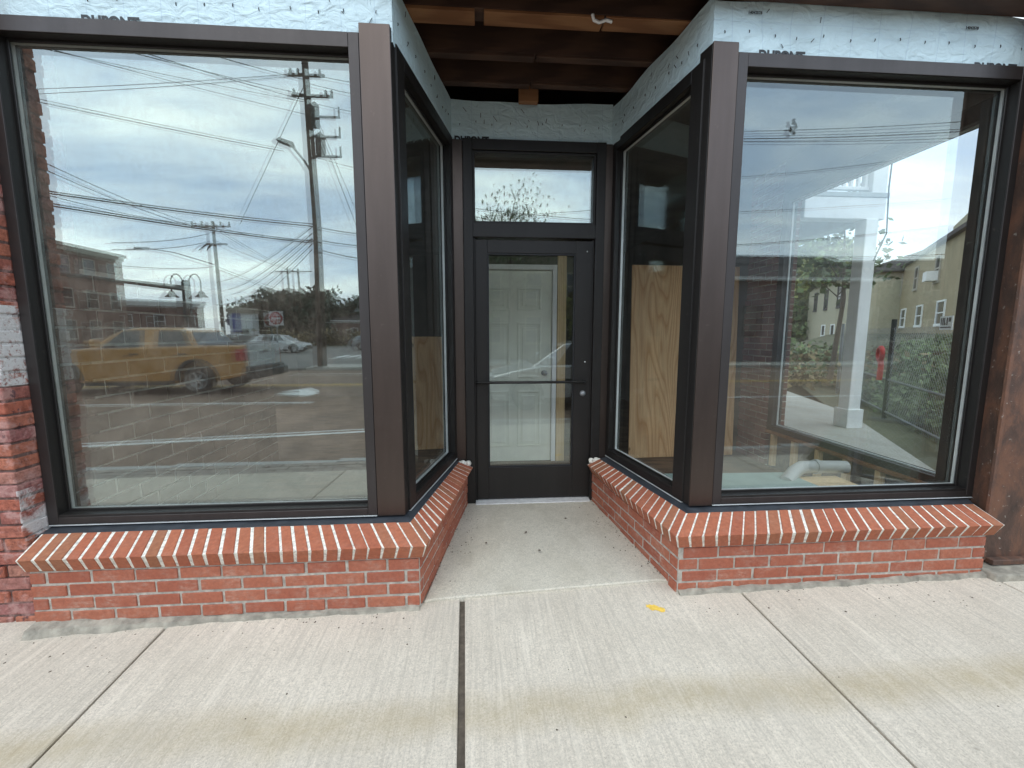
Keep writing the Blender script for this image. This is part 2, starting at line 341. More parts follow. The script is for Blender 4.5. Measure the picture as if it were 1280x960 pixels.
# ------------------------------------------------------------------ mesh building
class MB:
    def __init__(s): s.v = []; s.f = []; s.sm = []
    def add(s, vs, fs, smooth=False):
        o = len(s.v); s.v += [tuple(p) for p in vs]
        for f in fs: s.f.append(tuple(i + o for i in f)); s.sm.append(smooth)
        return s
    def hexa(s, p):   # p: 4 bottom (ccw), 4 top
        return s.add(p, [(3, 2, 1, 0), (4, 5, 6, 7), (0, 1, 5, 4), (1, 2, 6, 5), (2, 3, 7, 6), (3, 0, 4, 7)])
    def box(s, x0, x1, y0, y1, z0, z1):
        return s.hexa([(x0, y0, z0), (x1, y0, z0), (x1, y1, z0), (x0, y1, z0), (x0, y0, z1), (x1, y0, z1), (x1, y1, z1), (x0, y1, z1)])
    def obox(s, o, u, w, a0, a1, b0, b1, z0, z1):   # oriented in plan: o + u*a + w*b
        P = lambda a, b, z: (o[0] + u[0] * a + w[0] * b, o[1] + u[1] * a + w[1] * b, z)
        return s.hexa([P(a0, b0, z0), P(a1, b0, z0), P(a1, b1, z0), P(a0, b1, z0), P(a0, b0, z1), P(a1, b0, z1), P(a1, b1, z1), P(a0, b1, z1)])
    def prism(s, poly, z0, z1):
        n = len(poly); z0s = z0 if hasattr(z0, '__len__') else [z0] * n; z1s = z1 if hasattr(z1, '__len__') else [z1] * n
        vs = [(x, y, z) for (x, y), z in zip(poly, z0s)] + [(x, y, z) for (x, y), z in zip(poly, z1s)]
        return s.add(vs, [tuple(range(n))[::-1], tuple(range(n, 2 * n))] + [(i, (i + 1) % n, n + (i + 1) % n, n + i) for i in range(n)])
    def extr(s, poly3, vec):
        n = len(poly3); vs = [tuple(p) for p in poly3] + [tuple(Vector(p) + Vector(vec)) for p in poly3]
        return s.add(vs, [tuple(range(n))[::-1], tuple(range(n, 2 * n))] + [(i, (i + 1) % n, n + (i + 1) % n, n + i) for i in range(n)])
    def loft(s, pa, pb):
        n = len(pa); return s.add(list(pa) + list(pb), [tuple(range(n))[::-1], tuple(range(n, 2 * n))] + [(i, (i + 1) % n, n + (i + 1) % n, n + i) for i in range(n)])
    def tube(s, pts, r, n=8, cap=True):
        pts = [Vector(p) for p in pts]; rs = r if hasattr(r, '__len__') else [r] * len(pts)
        vs = []; up = None
        for i, p in enumerate(pts):
            d = (pts[min(i + 1, len(pts) - 1)] - pts[max(i - 1, 0)]).normalized()
            if up is None: up = Vector((0, 0, 1)) if abs(d.z) < .9 else Vector((1, 0, 0))
            a = d.cross(up).normalized(); b = a.cross(d).normalized(); up = b
            for k in range(n):
                t = 2 * math.pi * k / n; vs.append(p + (a * math.cos(t) + b * math.sin(t)) * rs[i])
        fs = [(i * n + k, i * n + (k + 1) % n, (i + 1) * n + (k + 1) % n, (i + 1) * n + k) for i in range(len(pts) - 1) for k in range(n)]
        s.add(vs, fs, True)
        if cap:
            m = (len(pts) - 1) * n
            s.add(vs[:n], [tuple(range(n))[::-1]]); s.add(vs[m:], [tuple(range(n))])
        return s
    def lathe(s, c, axis, prof, n=20):   # prof: (dist along axis, radius)
        ax = Vector(axis).normalized(); a = ax.orthogonal().normalized(); b = ax.cross(a); c = Vector(c)
        vs = [c + ax * h + (a * math.cos(2 * math.pi * k / n) + b * math.sin(2 * math.pi * k / n)) * r for h, r in prof for k in range(n)]
        fs = [(i * n + k, i * n + (k + 1) % n, (i + 1) * n + (k + 1) % n, (i + 1) * n + k) for i in range(len(prof) - 1) for k in range(n)]
        return s.add(vs, fs, True)
    def quad(s, a, b, c, d): return s.add([a, b, c, d], [(0, 1, 2, 3)])

LOCAL = set()   # things built round the origin and moved afterwards
def rootloc(p):
    while p.parent: p = p.parent
    if p.name in LOCAL: return Vector((0, 0, 0))
    return p.location
def obj(name, mb, mat, parent=None, bevel=0., segs=1, fix=True):
    me = bpy.data.meshes.new(name); me.from_pydata(mb.v, [], mb.f)
    me.polygons.foreach_set('use_smooth', mb.sm)
    if fix:
        bm = bmesh.new(); bm.from_mesh(me); bmesh.ops.recalc_face_normals(bm, faces=bm.faces); bm.to_mesh(me); bm.free()
    if parent: me.transform(Matrix.Translation(-rootloc(parent)))
    me.update()
    me.materials.append(MT[mat] if isinstance(mat, str) else mat)
    o = bpy.data.objects.new(name, me); COL.objects.link(o)
    if parent: o.parent = parent
    if bevel:
        b = o.modifiers.new('Bevel', 'BEVEL'); b.width = bevel; b.segments = segs; b.limit_method = 'ANGLE'; b.angle_limit = R(40)
    return o
def tag(o, label, cat, group=None):
    o['label'] = label; o['category'] = cat
    if group: o['group'] = group
    return o
def thing(name, label, cat, loc=(0, 0, 0), group=None):
    o = bpy.data.objects.new(name, None); COL.objects.link(o); o.location = loc; o.empty_display_size = .1
    return tag(o, label, cat, group)
def struct(name, mb, mat, bevel=0.):
    o = obj(name, mb, mat, None, bevel); o['kind'] = 'structure'; return o
def text(name, s, size, loc, rot, mat, parent, bold=.02, sx=1.):
    cu = bpy.data.curves.new(name, 'FONT'); cu.body = s; cu.size = size; cu.offset = bold * size; cu.extrude = .0008
    cu.align_x = 'LEFT'
    tmp = bpy.data.objects.new(name + '_tmp', cu); COL.objects.link(tmp)
    dg = bpy.context.evaluated_depsgraph_get(); dg.update()
    me = bpy.data.meshes.new_from_object(tmp.evaluated_get(dg))
    COL.objects.unlink(tmp); bpy.data.objects.remove(tmp)
    M = Matrix.Translation(Vector(loc) - (rootloc(parent) if parent else Vector())) @ rot.to_4x4() @ Matrix.Diagonal((sx, 1, 1, 1))
    me.transform(M); me.materials.clear(); me.materials.append(MT[mat])
    o = bpy.data.objects.new(name, me); COL.objects.link(o)
    if parent: o.parent = parent
    return o
def copy_tree(o, parent=None):
    c = o.copy(); COL.objects.link(c); c.parent = parent
    for ch in list(o.children): copy_tree(ch, c)
    return c

# ------------------------------------------------------------------ ground
def gz(x, y=2.06): return -.036 + .0118 * max(-8, min(6, x)) + .011 * (y - 2.06)
g = MB(); g.box(-400, 400, -400, 400, -.80, -.36); struct('ground', g, 'ground')
xs = [-9.1, -7.6, -6.1, -4.6, -3.09, -1.567, -.112, 1.407, 2.91, 4.36, 5.86, 7.36]
sw = MB(); fl = MB()
def skew(x, y): return x + (.055 if -2 < x < -1 else .039 if -1 < x < 1 else .008) * (2.06 - y)
for i in range(len(xs) - 1):
    ga = .014 if abs(xs[i] + .112) < .01 else .0055; gb = .014 if abs(xs[i + 1] + .112) < .01 else .0055
    a, b = xs[i] + ga, xs[i + 1] - gb
    ys = [.155, 2.30 if (a > -4 and b < 3.2) else 2.6]
    P = lambda x, y, dz: (skew(x, y), y, gz(x, y) + dz)
    y0, y1 = ys
    sw.hexa([P(a, y0, -.2), P(b, y0, -.2), P(b, y1, -.2), P(a, y1, -.2), P(a, y0, 0), P(b, y0, 0), P(b, y1, 0), P(a, y1, 0)])
fl.hexa([(-9, .155, -.26), (7.3, .155, -.26), (7.3, 2.3, -.22), (-9, 2.3, -.22), (-9, .155, gz(-8, .1) - .012), (7.3, .155, gz(6, .1) - .012), (7.3, 2.3, gz(6, 2.3) - .012), (-9, 2.3, gz(-8, 2.3) - .012)])
struct('sidewalk', sw, 'walk', .004)
struct('joint_filler', fl, 'joint')
pv = MB()
for i in range(80):
    x0 = -9 + i * .205
    for k, (ya, yb) in enumerate(((.045, .148), (-.065, .038), (-.175, -.072))):
        o = .1 * (k % 2); z = gz(x0, .1)
        pv.box(x0 + o, x0 + o + .198, ya, yb, z - .1, z - .004 + random.uniform(-.002, .002))
pv.box(-9, 7.4, -.18, .15, -.28, -.15)
struct('paver_strip', pv, 'paver', .003)
kb = MB()
for i in range(9):
    x0 = -9 + i * 1.83; kb.hexa([(x0 + .005, -.345, -.4), (x0 + 1.82, -.345, -.4), (x0 + 1.82, -.185, -.4), (x0 + .005, -.185, -.4), (x0 + .005, -.335, gz(x0) - .025), (x0 + 1.82, -.335, gz(x0) - .025), (x0 + 1.82, -.185, gz(x0) - .022), (x0 + .005, -.185, gz(x0) - .022)])
struct('kerb', kb, 'granite', .012)
rd = MB(); rd.box(-120, 120, -14.45, -.34, -.5, -.22); struct('road', rd, 'asphalt')
def stripe(name, p, q, w, mat, z=-.216):
    d = (Vector(q) - Vector(p)).normalized(); n = Vector((-d.y, d.x)) * w / 2
    m = MB(); m.prism([(p[0] - n.x, p[1] - n.y), (q[0] - n.x, q[1] - n.y), (q[0] + n.x, q[1] + n.y), (p[0] + n.x, p[1] + n.y)], z - .003, z)
    return struct(name, m, mat)
stripe('lane_line', (-8.2, -1.22), (2.5, -3.05), .09, 'white'); stripe('lane_line', (-8.2, -1.40), (2.5, -3.24), .05, 'white')
stripe('lane_line', (-30, -5.2), (-3.95, -5.42), .1, 'white'); stripe('lane_line', (1.5, -5.45), (40, -5.45), .1, 'white')
stripe('centre_line', (-60, -8.7), (50, -8.95), .11, 'yellow'); stripe('centre_line', (-60, -8.93), (50, -9.18), .11, 'yellow')
stripe('lane_line', (-7.5, -12.6), (50, -12.4), .1, 'white')
ar = MB()   # turn arrow painted on the lane
for poly in ([(-5.55, -6.95), (-4.55, -6.55), (-4.35, -6.85), (-4.55, -7.1), (-5.2, -7.2)], [(-4.9, -6.95), (-4.45, -7.15), (-4.75, -7.75), (-5.2, -7.6)], [(-5.6, -7.35), (-4.6, -7.5), (-5.1, -8.2)]):
    ar.prism(poly, -.219, -.2155 + .0004 * len(ar.f) / 8)
struct('turn_arrow', ar, 'white')
fp = MB(); fp.box(-7.75, 60, -16.4, -14.45, -.5, -.09); struct('far_pavement', fp, 'porchslab')
fl2 = MB(); fl2.box(-60, 60, -48, -16.4, -.5, -.14); fl2.box(-60, -7.75, -16.4, -14.45, -.5, -.139); struct('parking_lot', fl2, 'lot')
cw = MB()
for i in range(9): cw.box(-9.6 + i * .75, -9.2 + i * .75, -26.4, -23.2, -.141, -.136)
struct('crosswalk', cw, 'white')
bl = MB()
rb = random.Random(3)
for cx, cy, r in ((.885, 1.95, .030), (.91, 1.935, .022), (.862, 1.965, .02)):
    bl.prism([(cx + r * rb.uniform(.6, 1.25) * math.cos(a * .45), cy + .8 * r * rb.uniform(.6, 1.25) * math.sin(a * .45)) for a in range(14)], gz(.9, 1.95) + .0006, gz(.9, 1.95) + .0016 + r * .01)
struct('paint_mark', bl, 'blot')
# entry slab
es = MB()
poly = [(-.315, 2.09), (-.26, 2.105), (.35, 2.135), (.985, 2.165), (1.06, 2.15), (.93, 3.33), (-.13, 3.33)]
es.prism(poly, -.2, [gz(x, y) + .016 if y < 2.3 else .012 for x, y in poly]); struct('entry_slab', es, 'slab', .006)

gm = MB(); rg = random.Random(31)
def bit(x, y, z, r):
    k = [rg.uniform(.6, 1.2) for _ in range(6)]; b = [(x + r * k[i] * math.cos(i * 1.05), y + r * k[i] * math.sin(i * 1.05), z) for i in range(6)]
    gm.add(b + [(x + r * .2, y, z + r * rg.uniform(.4, 1.))], [(i, (i + 1) % 6, 6) for i in range(6)])
for _ in range(150):
    f = rg.random(); y = 2.2 + 1.05 * f; e_ = rg.random() ** 2.2 * .16
    if rg.random() < .5: bit(-.30 + .165 * f + .01 + e_, y, .0125 if y > 2.35 else .004, rg.uniform(.0015, .006))
    else: bit(1.035 - .13 * f - .01 - e_, y, .0125 if y > 2.35 else .004, rg.uniform(.0015, .006))
for _ in range(130):
    x = rg.uniform(-2.2, 2.9)
    if -.33 < x < 1.06: continue
    y = 2.03 - rg.random() ** 2 * .25; bit(x, y, gz(x, y), rg.uniform(.0015, .006))
for _ in range(28):
    x, y = rg.uniform(-2.5, 3), rg.uniform(.9, 2.1); bit(x, y, gz(x, y), rg.uniform(.0015, .005))
for x, y in ((.02, 2.62), (.36, 2.5), (.30, 2.75), (.62, 2.95)): bit(x, y, .0125, .011)
gm_o = obj('grit', gm, 'joint', None, fix=False); gm_o['kind'] = 'stuff'; tag(gm_o, 'scattered dark grit and crumbs on the sidewalk and entry slab', 'grit')

# ------------------------------------------------------------------ brick bases
def brick_face(mb, o, d, n, L, z0, rows, depth=.09, bl=.1907, j=.0125, rh=.0677, jit=.0019, off0=0., half=.45):
    for r in range(rows):
        x = -(bl + j) * (half if r % 2 else 0.) - off0
        while x < L - .02:
            a0 = max(0, x) ; a1 = min(L, x + bl)
            if a1 - a0 > .025:
                a0 += random.uniform(-jit, jit); a1 += random.uniform(-jit, jit)
                zz0 = z0 + r * rh + random.uniform(-jit, jit); zz1 = z0 + r * rh + rh - j + random.uniform(-jit, jit)
                f = random.uniform(-jit, jit) * 1.2
                P = lambda a, b, z: (o[0] + d[0] * a - n[0] * b, o[1] + d[1] * a - n[1] * b, z + random.uniform(-.0008, .0008))
                mb.hexa([P(a0, f, zz0), P(a1, f, zz0), P(a1, depth, zz0), P(a0, depth, zz0), P(a0, f, zz1), P(a1, f, zz1), P(a1, depth, zz1), P(a0, depth, zz1)])
            x += bl + j
    return mb
def seg(p, q):
    d = (Vector(q) - Vector(p)); L = d.length; d.normalize(); return (d.x, d.y), (d.y, -d.x), L
def rowlock(bricks, mort, pb, pf, n, zb=.374, zf=.327, joint=.175, drop=.084, inn=.046):
    B0, B1, F0, F1 = map(Vector, (*pb, *pf))
    def quadpts(t0, t1, e=0.):
        b0, b1 = B0.lerp(B1, t0), B0.lerp(B1, t1); f0, f1 = F0.lerp(F1, t0), F0.lerp(F1, t1)
        out = []
        for b, f in ((b0, f0), (b1, f1)):
            i = (b - f).normalized()
            ff = f + i * e; bb = b
            out.append(((bb.x, bb.y, zb - e), (ff.x, ff.y, zf - e), (ff.x + i.x * inn, ff.y + i.y * inn, zf - drop + e), (bb.x, bb.y, zf - drop + .03)))
        return out
    for i in range(n):
        jt = joint * random.uniform(.7, 1.5)
        t0 = (i + jt / 2 + random.uniform(-.04, .04)) / n; t1 = (i + 1 - jt / 2 + random.uniform(-.04, .04)) / n
        a, b = quadpts(t0, t1, random.uniform(-.0008, .0008))
        dz = random.uniform(-.0006, .0008)
        bricks.hexa([(p[0], p[1], p[2] + dz) for p in (a[3], a[2], b[2], b[3], a[0], a[1], b[1], b[0])])
    for i in range(n):
        a, b = quadpts(i / n, (i + 1) / n, .003)
        mort.hexa([a[3], a[2], b[2], b[3], a[0], a[1], b[1], b[0]])

def base(name, label, front, splay, end_back, sillB, sillF, nF, nS, order):
    t = thing(name, label, 'brick wall', (front[0][0], 2.06, 0))
    b = MB(); core = MB()
    (fp0, fp1) = front
    d, n, L = seg(fp0, fp1)
    brick_face(b, fp0, d, n, L, -.026, 4, off0=.03 if order else .09)
    d2, n2, L2 = seg(*splay)
    brick_face(b, splay[0], d2, n2, L2, -.026, 4, off0=.06)
    obj('bricks', b, 'brick', t, .0025)
    e = .005
    if order:   # splay runs away from the front's right end
        core.prism([(fp0[0] + .002, 2.06 + e), (fp1[0] + .004, 2.06 + e), (splay[1][0] - e, splay[1][1]), (splay[1][0] - .12, splay[1][1]), (fp1[0] - .10, 2.34), (fp0[0] + .002, 2.34)], -.2, .285)
    else:
        core.prism([(fp0[0] - .004, 2.06 + e), (fp1[0] - .002, 2.06 + e), (fp1[0] - .002, 2.34), (fp0[0] + .10, 2.34), (splay[0][0] + .12, splay[0][1]), (splay[0][0] + e, splay[0][1])], -.2, .285)
    obj('mortar', core, 'mortar', t)
    ec = MB(); xe = -.15 if order else .925
    for k in range(4): ec.lathe((xe + (.022 if order else -.022) * (k - 1.2), 3.266 - .006 * k, .335 + .008 * (k % 2)), (0, 0, 1), [(0, .018), (.02, .024), (.034, .016), (.038, 0)], 7)
    obj('end_mortar', ec, 'mortarw', t)
    toe = MB(); nn = 90; rr = random.Random(5 if order else 8)
    ht = [(.010 + .010 * abs(math.sin(i * .37 + order) * math.sin(i * .113)) + .004 * rr.random(), .016 + .014 * abs(math.sin(i * .21 + 1)) + .008 * rr.random()) for i in range(nn + 1)]
    for i in range(nn):
        xa = fp0[0] + (fp1[0] - fp0[0]) * i / nn; xb = fp0[0] + (fp1[0] - fp0[0]) * (i + 1) / nn
        (ha, wa), (hb_, wb) = ht[i], ht[i + 1]
        ka = (max(.0, 1 - i / (nn * .45)) if order else .05); kb_ = (max(.0, 1 - (i + 1) / (nn * .45)) if order else .05)
        wa += .055 * ka; wb += .055 * kb_; ha += .026 * ka; hb_ += .026 * kb_; ha += .008; hb_ += .008
        toe.hexa([(xa, 2.06 - wa, gz(xa) - .03), (xb, 2.06 - wb, gz(xb) - .03), (xb, 2.075, gz(xb) - .03), (xa, 2.075, gz(xa) - .03), (xa, 2.06 - wa * .6, gz(xa) + ha * .7), (xb, 2.06 - wb * .6, gz(xb) + hb_ * .7), (xb, 2.075, gz(xb) + hb_), (xa, 2.075, gz(xa) + ha)])
    obj('mortar_toe', toe, 'toe', t)
    sb = MB(); sm = MB()
    if order:
        rowlock(sb, sm, (sillB[0], sillB[1]), (sillF[0], sillF[1]), nF); rowlock(sb, sm, (sillB[1], sillB[2]), (sillF[1], sillF[2]), nS)
    else:
        rowlock(sb, sm, (sillB[0], sillB[1]), (sillF[0], sillF[1]), nS); rowlock(sb, sm, (sillB[1], sillB[2]), (sillF[1], sillF[2]), nF)
    sill = obj('rowlock_sill', sb, 'rowlock', t, .003)
    obj('sill_mortar', sm, 'mortarw', sill)
    return t
LB = base('brick_base_wall', 'new red brick base wall with slanted brick sill under the window showing the yellow pickup', ((-2.192, 2.06), (-.333, 2.06)), ((-.322, 2.07), (-.118, 3.29)), None,
     [(-2.241, 2.19), (-.392, 2.19), (-.185, 3.25)], [(-2.191, 2.01), (-.283, 2.01), (-.072, 3.25)], 27, 17, True)
RB = base('brick_base_wall', 'new red brick base wall with slanted brick sill beside the rusty steel column', ((1.062, 2.06), (2.872, 2.06)), ((.900, 3.29), (1.052, 2.07)), None,
     [(.953, 3.25), (1.155, 2.19), (2.935, 2.19)], [(.852, 3.25), (1.012, 2.01), (2.906, 2.01)], 26, 17, False)

# old brick pilaster at the left
t = thing('brick_pilaster', 'old weathered brick pilaster with peeling white paint left of the shopfront', 'pilaster', (-2.6, 2.2, 0))
ob = MB(); r0 = random.Random(11)
for r in range(52):
    z = -.10 + r * .0685; off = .1 * (r % 2)
    x = -2.262
    first = True
    while x > -4.0:
        w = (.20 if (r % 2 or not first) else .105); first = False
        x1 = x - w
        q = r0.uniform(-.006, .006); xr = x - (.004 + r0.uniform(0, .004)) if x > -2.27 else x - .005
        if x > -2.27: xr = x + r0.uniform(-.006, .004)
        ob.hexa([(x1 + .005, 2.132 + q + r0.uniform(-.002, .002), z + .004), (xr, 2.132 + q, z + .004), (xr, 2.30, z + .004), (x1 + .005, 2.30, z + .004), (x1 + .005, 2.132 + q, z + .0635 + r0.uniform(-.003, .002)), (xr, 2.132 + q + r0.uniform(-.003, .003), z + .0635 + r0.uniform(-.003, .002)), (xr, 2.30, z + .0625), (x1 + .005, 2.30, z + .0625)])
        x = x1
obj('bricks', ob, 'oldbrick', t, .006, 2)
om = MB(); om.box(-4.0, -2.268, 2.140, 2.6, -.2, 3.45); obj('mortar', om, 'oldmortar', t)

# rusty steel column at the right
t = thing('steel_column', 'rust brown steel corner column standing on a concrete block', 'column', (3.1, 2.15, 0))
c = MB(); c.prism([(2.945, 2.125), (3.40, 2.10), (3.40, 2.26), (3.0, 2.26)], .04, 3.08); obj('plate', c, 'rust', t, .006, 2)
c = MB(); c.box(2.93, 2.952, 2.108, 2.128, .06, 3.06); obj('edge_flange', c, 'rust', t, .003)
c = MB(); c.box(2.96, 3.40, 2.075, 2.118, .045, .075); obj('base_flange', c, 'rust', t, .003)
c = MB(); c.hexa([(2.87, 1.985, -.06), (3.42, 1.97, -.06), (3.42, 2.25, -.06), (2.87, 2.25, -.06), (2.88, 2.0, .035), (3.42, 1.985, .04), (3.42, 2.25, .045), (2.885, 2.25, .04)]); obj('footing_block', c, 'toe', t, .008, 2)

# ------------------------------------------------------------------ windows
def window(name, label, A, B, z0, z1, jA, jB, head, sill, inset=.06, depth=.11, tilt=0., glass='glass', glass2='glass_in', cat='window', capmat='frame_lit'):
    d, n, L = seg(A, B); w = (-n[0], -n[1])
    t = thing(name, label, cat, ((A[0] + B[0]) / 2, (A[1] + B[1]) / 2, z0))
    f = MB()
    f.obox(A, d, w, 0, jA, 0, depth, z0, z1); f.obox(A, d, w, L - jB, L, 0, depth, z0, z1)
    f.obox(A, d, w, jA, L - jB, .001, depth - .001, z1 - head, z1 - .001); f.obox(A, d, w, jA, L - jB, .001, depth - .001, z0 + .001, z0 + sill)
    fo = obj('frame', f, 'frame', t, .0025, 2)
    fc = MB(); k0 = -.0035
    fc.obox(A, d, w, .001, jA - .001, k0, -.0005, z0 + .001, z1 - .002); fc.obox(A, d, w, L - jB + .001, L - .001, k0, -.0005, z0 + .001, z1 - .002); fc.obox(A, d, w, jA, L - jB, k0, -.0005, z1 - head + .001, z1 - .002); fc.obox(A, d, w, jA, L - jB, k0, -.0005, z0 + .001, z0 + sill - .012)
    obj('face_cap', fc, capmat, fo, .0015)  # front plate holding the lighter lit colour on the street windows
    st_ = MB(); st_.obox(A, d, w, .003, L - .003, -.006, .02, z0 - .0045, z0 - .0005); obj('sill_bright_line', st_, 'bead', fo)  # pale strip added to draw the bright gap line under the frame
    g0, g1 = inset, inset + .024
    b = MB(); e = .014
    a0, a1, q0, q1 = jA - .001, L - jB + .001, z0 + sill - .001, z1 - head + .001
    for o0 in (g0 - .012,):
        b.obox(A, d, w, a0, a0 + e, o0, o0 + .010, q0, q1); b.obox(A, d, w, a1 - e, a1, o0, o0 + .010, q0, q1)
        b.obox(A, d, w, a0 + e, a1 - e, o0, o0 + .010, q1 - e, q1); b.obox(A, d, w, a0 + e, a1 - e, o0, o0 + .010, q0, q0 + e)
    b2 = MB(); b2.obox(A, d, w, a0 + .002, a0 + .011, g0 + .004, g1 - .004, q0, q1); b2.obox(A, d, w, a1 - .011, a1 - .002, g0 + .004, g1 - .004, q0, q1)
    b2.obox(A, d, w, a0 + .011, a1 - .011, g0 + .004, g1 - .004, q1 - .011, q1 - .002); b2.obox(A, d, w, a0 + .011, a1 - .011, g0 + .004, g1 - .004, q0 + .002, q0 + .011)
    obj('glazing_bead', b, 'frame', t, .002); obj('spacer_bar', b2, 'bead', t)
    P = lambda a, o0, z: (A[0] + d[0] * a + w[0] * o0, A[1] + d[1] * a + w[1] * o0, z)
    for nm, k, tl, gm in (('glass_pane', g0, 0., glass), ('inner_pane', g1, tilt, glass2)):
        m = MB(); h = tl * L / 2; v = tl * .35 * (z1 - z0) / 2
        m.quad(P(jA, k - h - v, q0), P(L - jB, k + h - v, q0), P(L - jB, k + h + v, q1), P(jA, k - h + v, q1)); obj(nm, m, gm, t)
    return t
ZB, ZT = .392, 2.828
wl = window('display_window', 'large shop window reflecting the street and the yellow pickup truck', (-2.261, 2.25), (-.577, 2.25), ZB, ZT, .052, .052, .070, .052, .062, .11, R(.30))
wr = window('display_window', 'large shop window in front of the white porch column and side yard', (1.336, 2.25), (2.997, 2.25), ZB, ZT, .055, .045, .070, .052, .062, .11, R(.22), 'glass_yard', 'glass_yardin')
sl = window('side_light', 'angled narrow shop window left of the entry door', (-.412, 2.30), (-.203, 3.285), ZB, 2.82, .10, .05, .075, .055, .05, .09, R(.1), 'glass_clear', 'glass_clear', capmat='frame')
sr = window('side_light', 'angled narrow shop window right of the entry door with plywood behind it', (1.014, 3.285), (1.183, 2.30), ZB, 2.82, .05, .10, .075, .055, .05, .09, R(.1), 'glass_clear', 'glass_clear', capmat='frame')
sd = window('rear_side_window', 'black framed window in the side wall facing the porch and hedge', (3.10, 2.27), (3.10, 4.12), .385, 2.76, .20, .07, .10, .055, .03, .10, R(.05), 'glass_side', 'glass_side', capmat='frame')

t = thing('corner_post', 'bronze metal corner post between the pickup window and the entry', 'post', (-.5, 2.25, ZB))
m = MB(); m.box(-.5755, -.427, 2.243, 2.2545, .388, 2.868); obj('cover', m, 'bronze', t, .003, 2); m = MB(); m.prism([(-.5755, 2.255), (-.4275, 2.255), (-.408, 2.345), (-.5755, 2.345)], .389, 2.866); obj('return', m, 'frame', t, .002)  # return piece in near-black, painting in its dark reflection
t = thing('corner_post', 'bronze metal corner post between the entry and the yard window', 'post', (1.26, 2.25, ZB))
m = MB(); m.box(1.198, 1.3345, 2.243, 2.2545, .388, 2.870); obj('cover', m, 'bronze', t, .003, 2); m = MB(); m.prism([(1.1985, 2.255), (1.3345, 2.255), (1.3345, 2.345), (1.180, 2.345)], .389, 2.868); obj('return', m, 'frame', t, .002)  # side return blackened likewise for the dark surroundings it mirrors
# sill flashings
def flashing(pts_in, pts_out, label, zi=.386, zo=.366):
    m = MB()
    for i in range(len(pts_in) - 1):
        a, b, c2, d2 = pts_in[i], pts_in[i + 1], pts_out[i + 1], pts_out[i]
        m.hexa([(d2[0], d2[1], zo - .02), (c2[0], c2[1], zo - .02), (b[0], b[1], zi - .03), (a[0], a[1], zi - .03), (d2[0], d2[1], zo), (c2[0], c2[1], zo), (b[0], b[1], zi), (a[0], a[1], zi)])
    o = obj('sill_flashing', m, 'flash', None, .0025); tag(o, label, 'flashing')
flashing([(-2.262, 2.30), (-.43, 2.30), (-.235, 3.285)], [(-2.255, 2.182), (-.383, 2.182), (-.172, 3.262)], 'dark metal sill flashing under the pickup window, turning into the entry')
flashing([(1.045, 3.285), (1.20, 2.30), (2.998, 2.30)], [(.942, 3.262), (1.150, 2.182), (2.945, 2.182)], 'dark metal sill flashing under the yard window, turning into the entry')

# ------------------------------------------------------------------ entry door
t = thing('entry_door', 'dark bronze glazed entry door with transom and horizontal push bar', 'door', (.41, 3.3, 0))
m = MB(); m.box(-.203, -.127, 3.288, 3.40, .02, 2.808); o = obj('cover_plate', m, 'bronze', t, .003, 2)
m = MB(); m.box(.957, 1.016, 3.288, 3.40, .02, 2.808); o = obj('cover_plate', m, 'bronze', t, .003, 2)
m = MB(); m.box(-.1255, -.055, 3.272, 3.40, .012, 2.812); m.box(.885, .9555, 3.272, 3.40, .012, 2.812)
m.box(-.055, .885, 3.273, 3.399, 2.735, 2.811); m.box(-.055, .885, 3.273, 3.399, 2.112, 2.215)
m.box(-.055, -.035, 3.30, 3.38, .03, 2.112); m.box(.868, .885, 3.30, 3.38, .03, 2.112)
fr = obj('door_frame', m, 'frame', t, .003, 2)
m = MB(); m.box(-.0545, -.037, 3.29, 3.35, 2.215, 2.735); m.box(.865, .8845, 3.29, 3.35, 2.215, 2.735); m.box(-.037, .865, 3.29, 3.35, 2.718, 2.7345); m.box(-.037, .865, 3.29, 3.35, 2.2155, 2.232)
obj('transom_sash', m, 'frame', t, .002)
m = MB(); m.quad((-.04, 3.325, 2.22), (.868, 3.325, 2.22), (.868, 3.325, 2.73), (-.04, 3.325, 2.73)); obj('transom_pane', m, 'glass', t)
m = MB(); m.quad((-.04, 3.345, 2.22), (.868, 3.345, 2.22), (.868, 3.346, 2.73), (-.04, 3.346, 2.73)); obj('transom_pane', m, 'glass_in', t)
m = MB()
m.box(-.046, .052, 3.300, 3.345, .035, 2.098); m.box(.742, .876, 3.300, 3.345, .035, 2.098); m.box(.052, .742, 3.3005, 3.3445, 2.000, 2.097); m.box(.052, .742, 3.3005, 3.3445, .036, .30)
lf = obj('door_leaf', m, 'frame', t, .003, 2)
m = MB(); e = .012
m.box(.052, .052 + e, 3.306, 3.32, .30, 2.0); m.box(.742 - e, .742, 3.306, 3.32, .30, 2.0); m.box(.064, .73, 3.306, 3.32, 2.0 - e, 2.0); m.box(.064, .73, 3.306, 3.32, .30, .30 + e)
obj('glazing_bead', m, 'black', lf, .002)
m = MB(); m.quad((.053, 3.322, .301), (.741, 3.322, .301), (.741, 3.322, 1.999), (.053, 3.322, 1.999)); obj('glass_pane', m, 'glass_door', lf)
m = MB(); m.quad((.053, 3.338, .301), (.741, 3.338, .301), (.741, 3.340, 1.999), (.053, 3.340, 1.999)); obj('inner_pane', m, 'glass_door', lf)
m = MB(); m.tube([(-.035, 3.30, 1.004), (-.035, 3.262, 1.004), (-.025, 3.252, 1.004), (.815, 3.252, 1.004), (.825, 3.262, 1.004), (.825, 3.30, 1.004)], .011, 10); obj('push_bar', m, 'greymetal' if False else 'frame', lf)
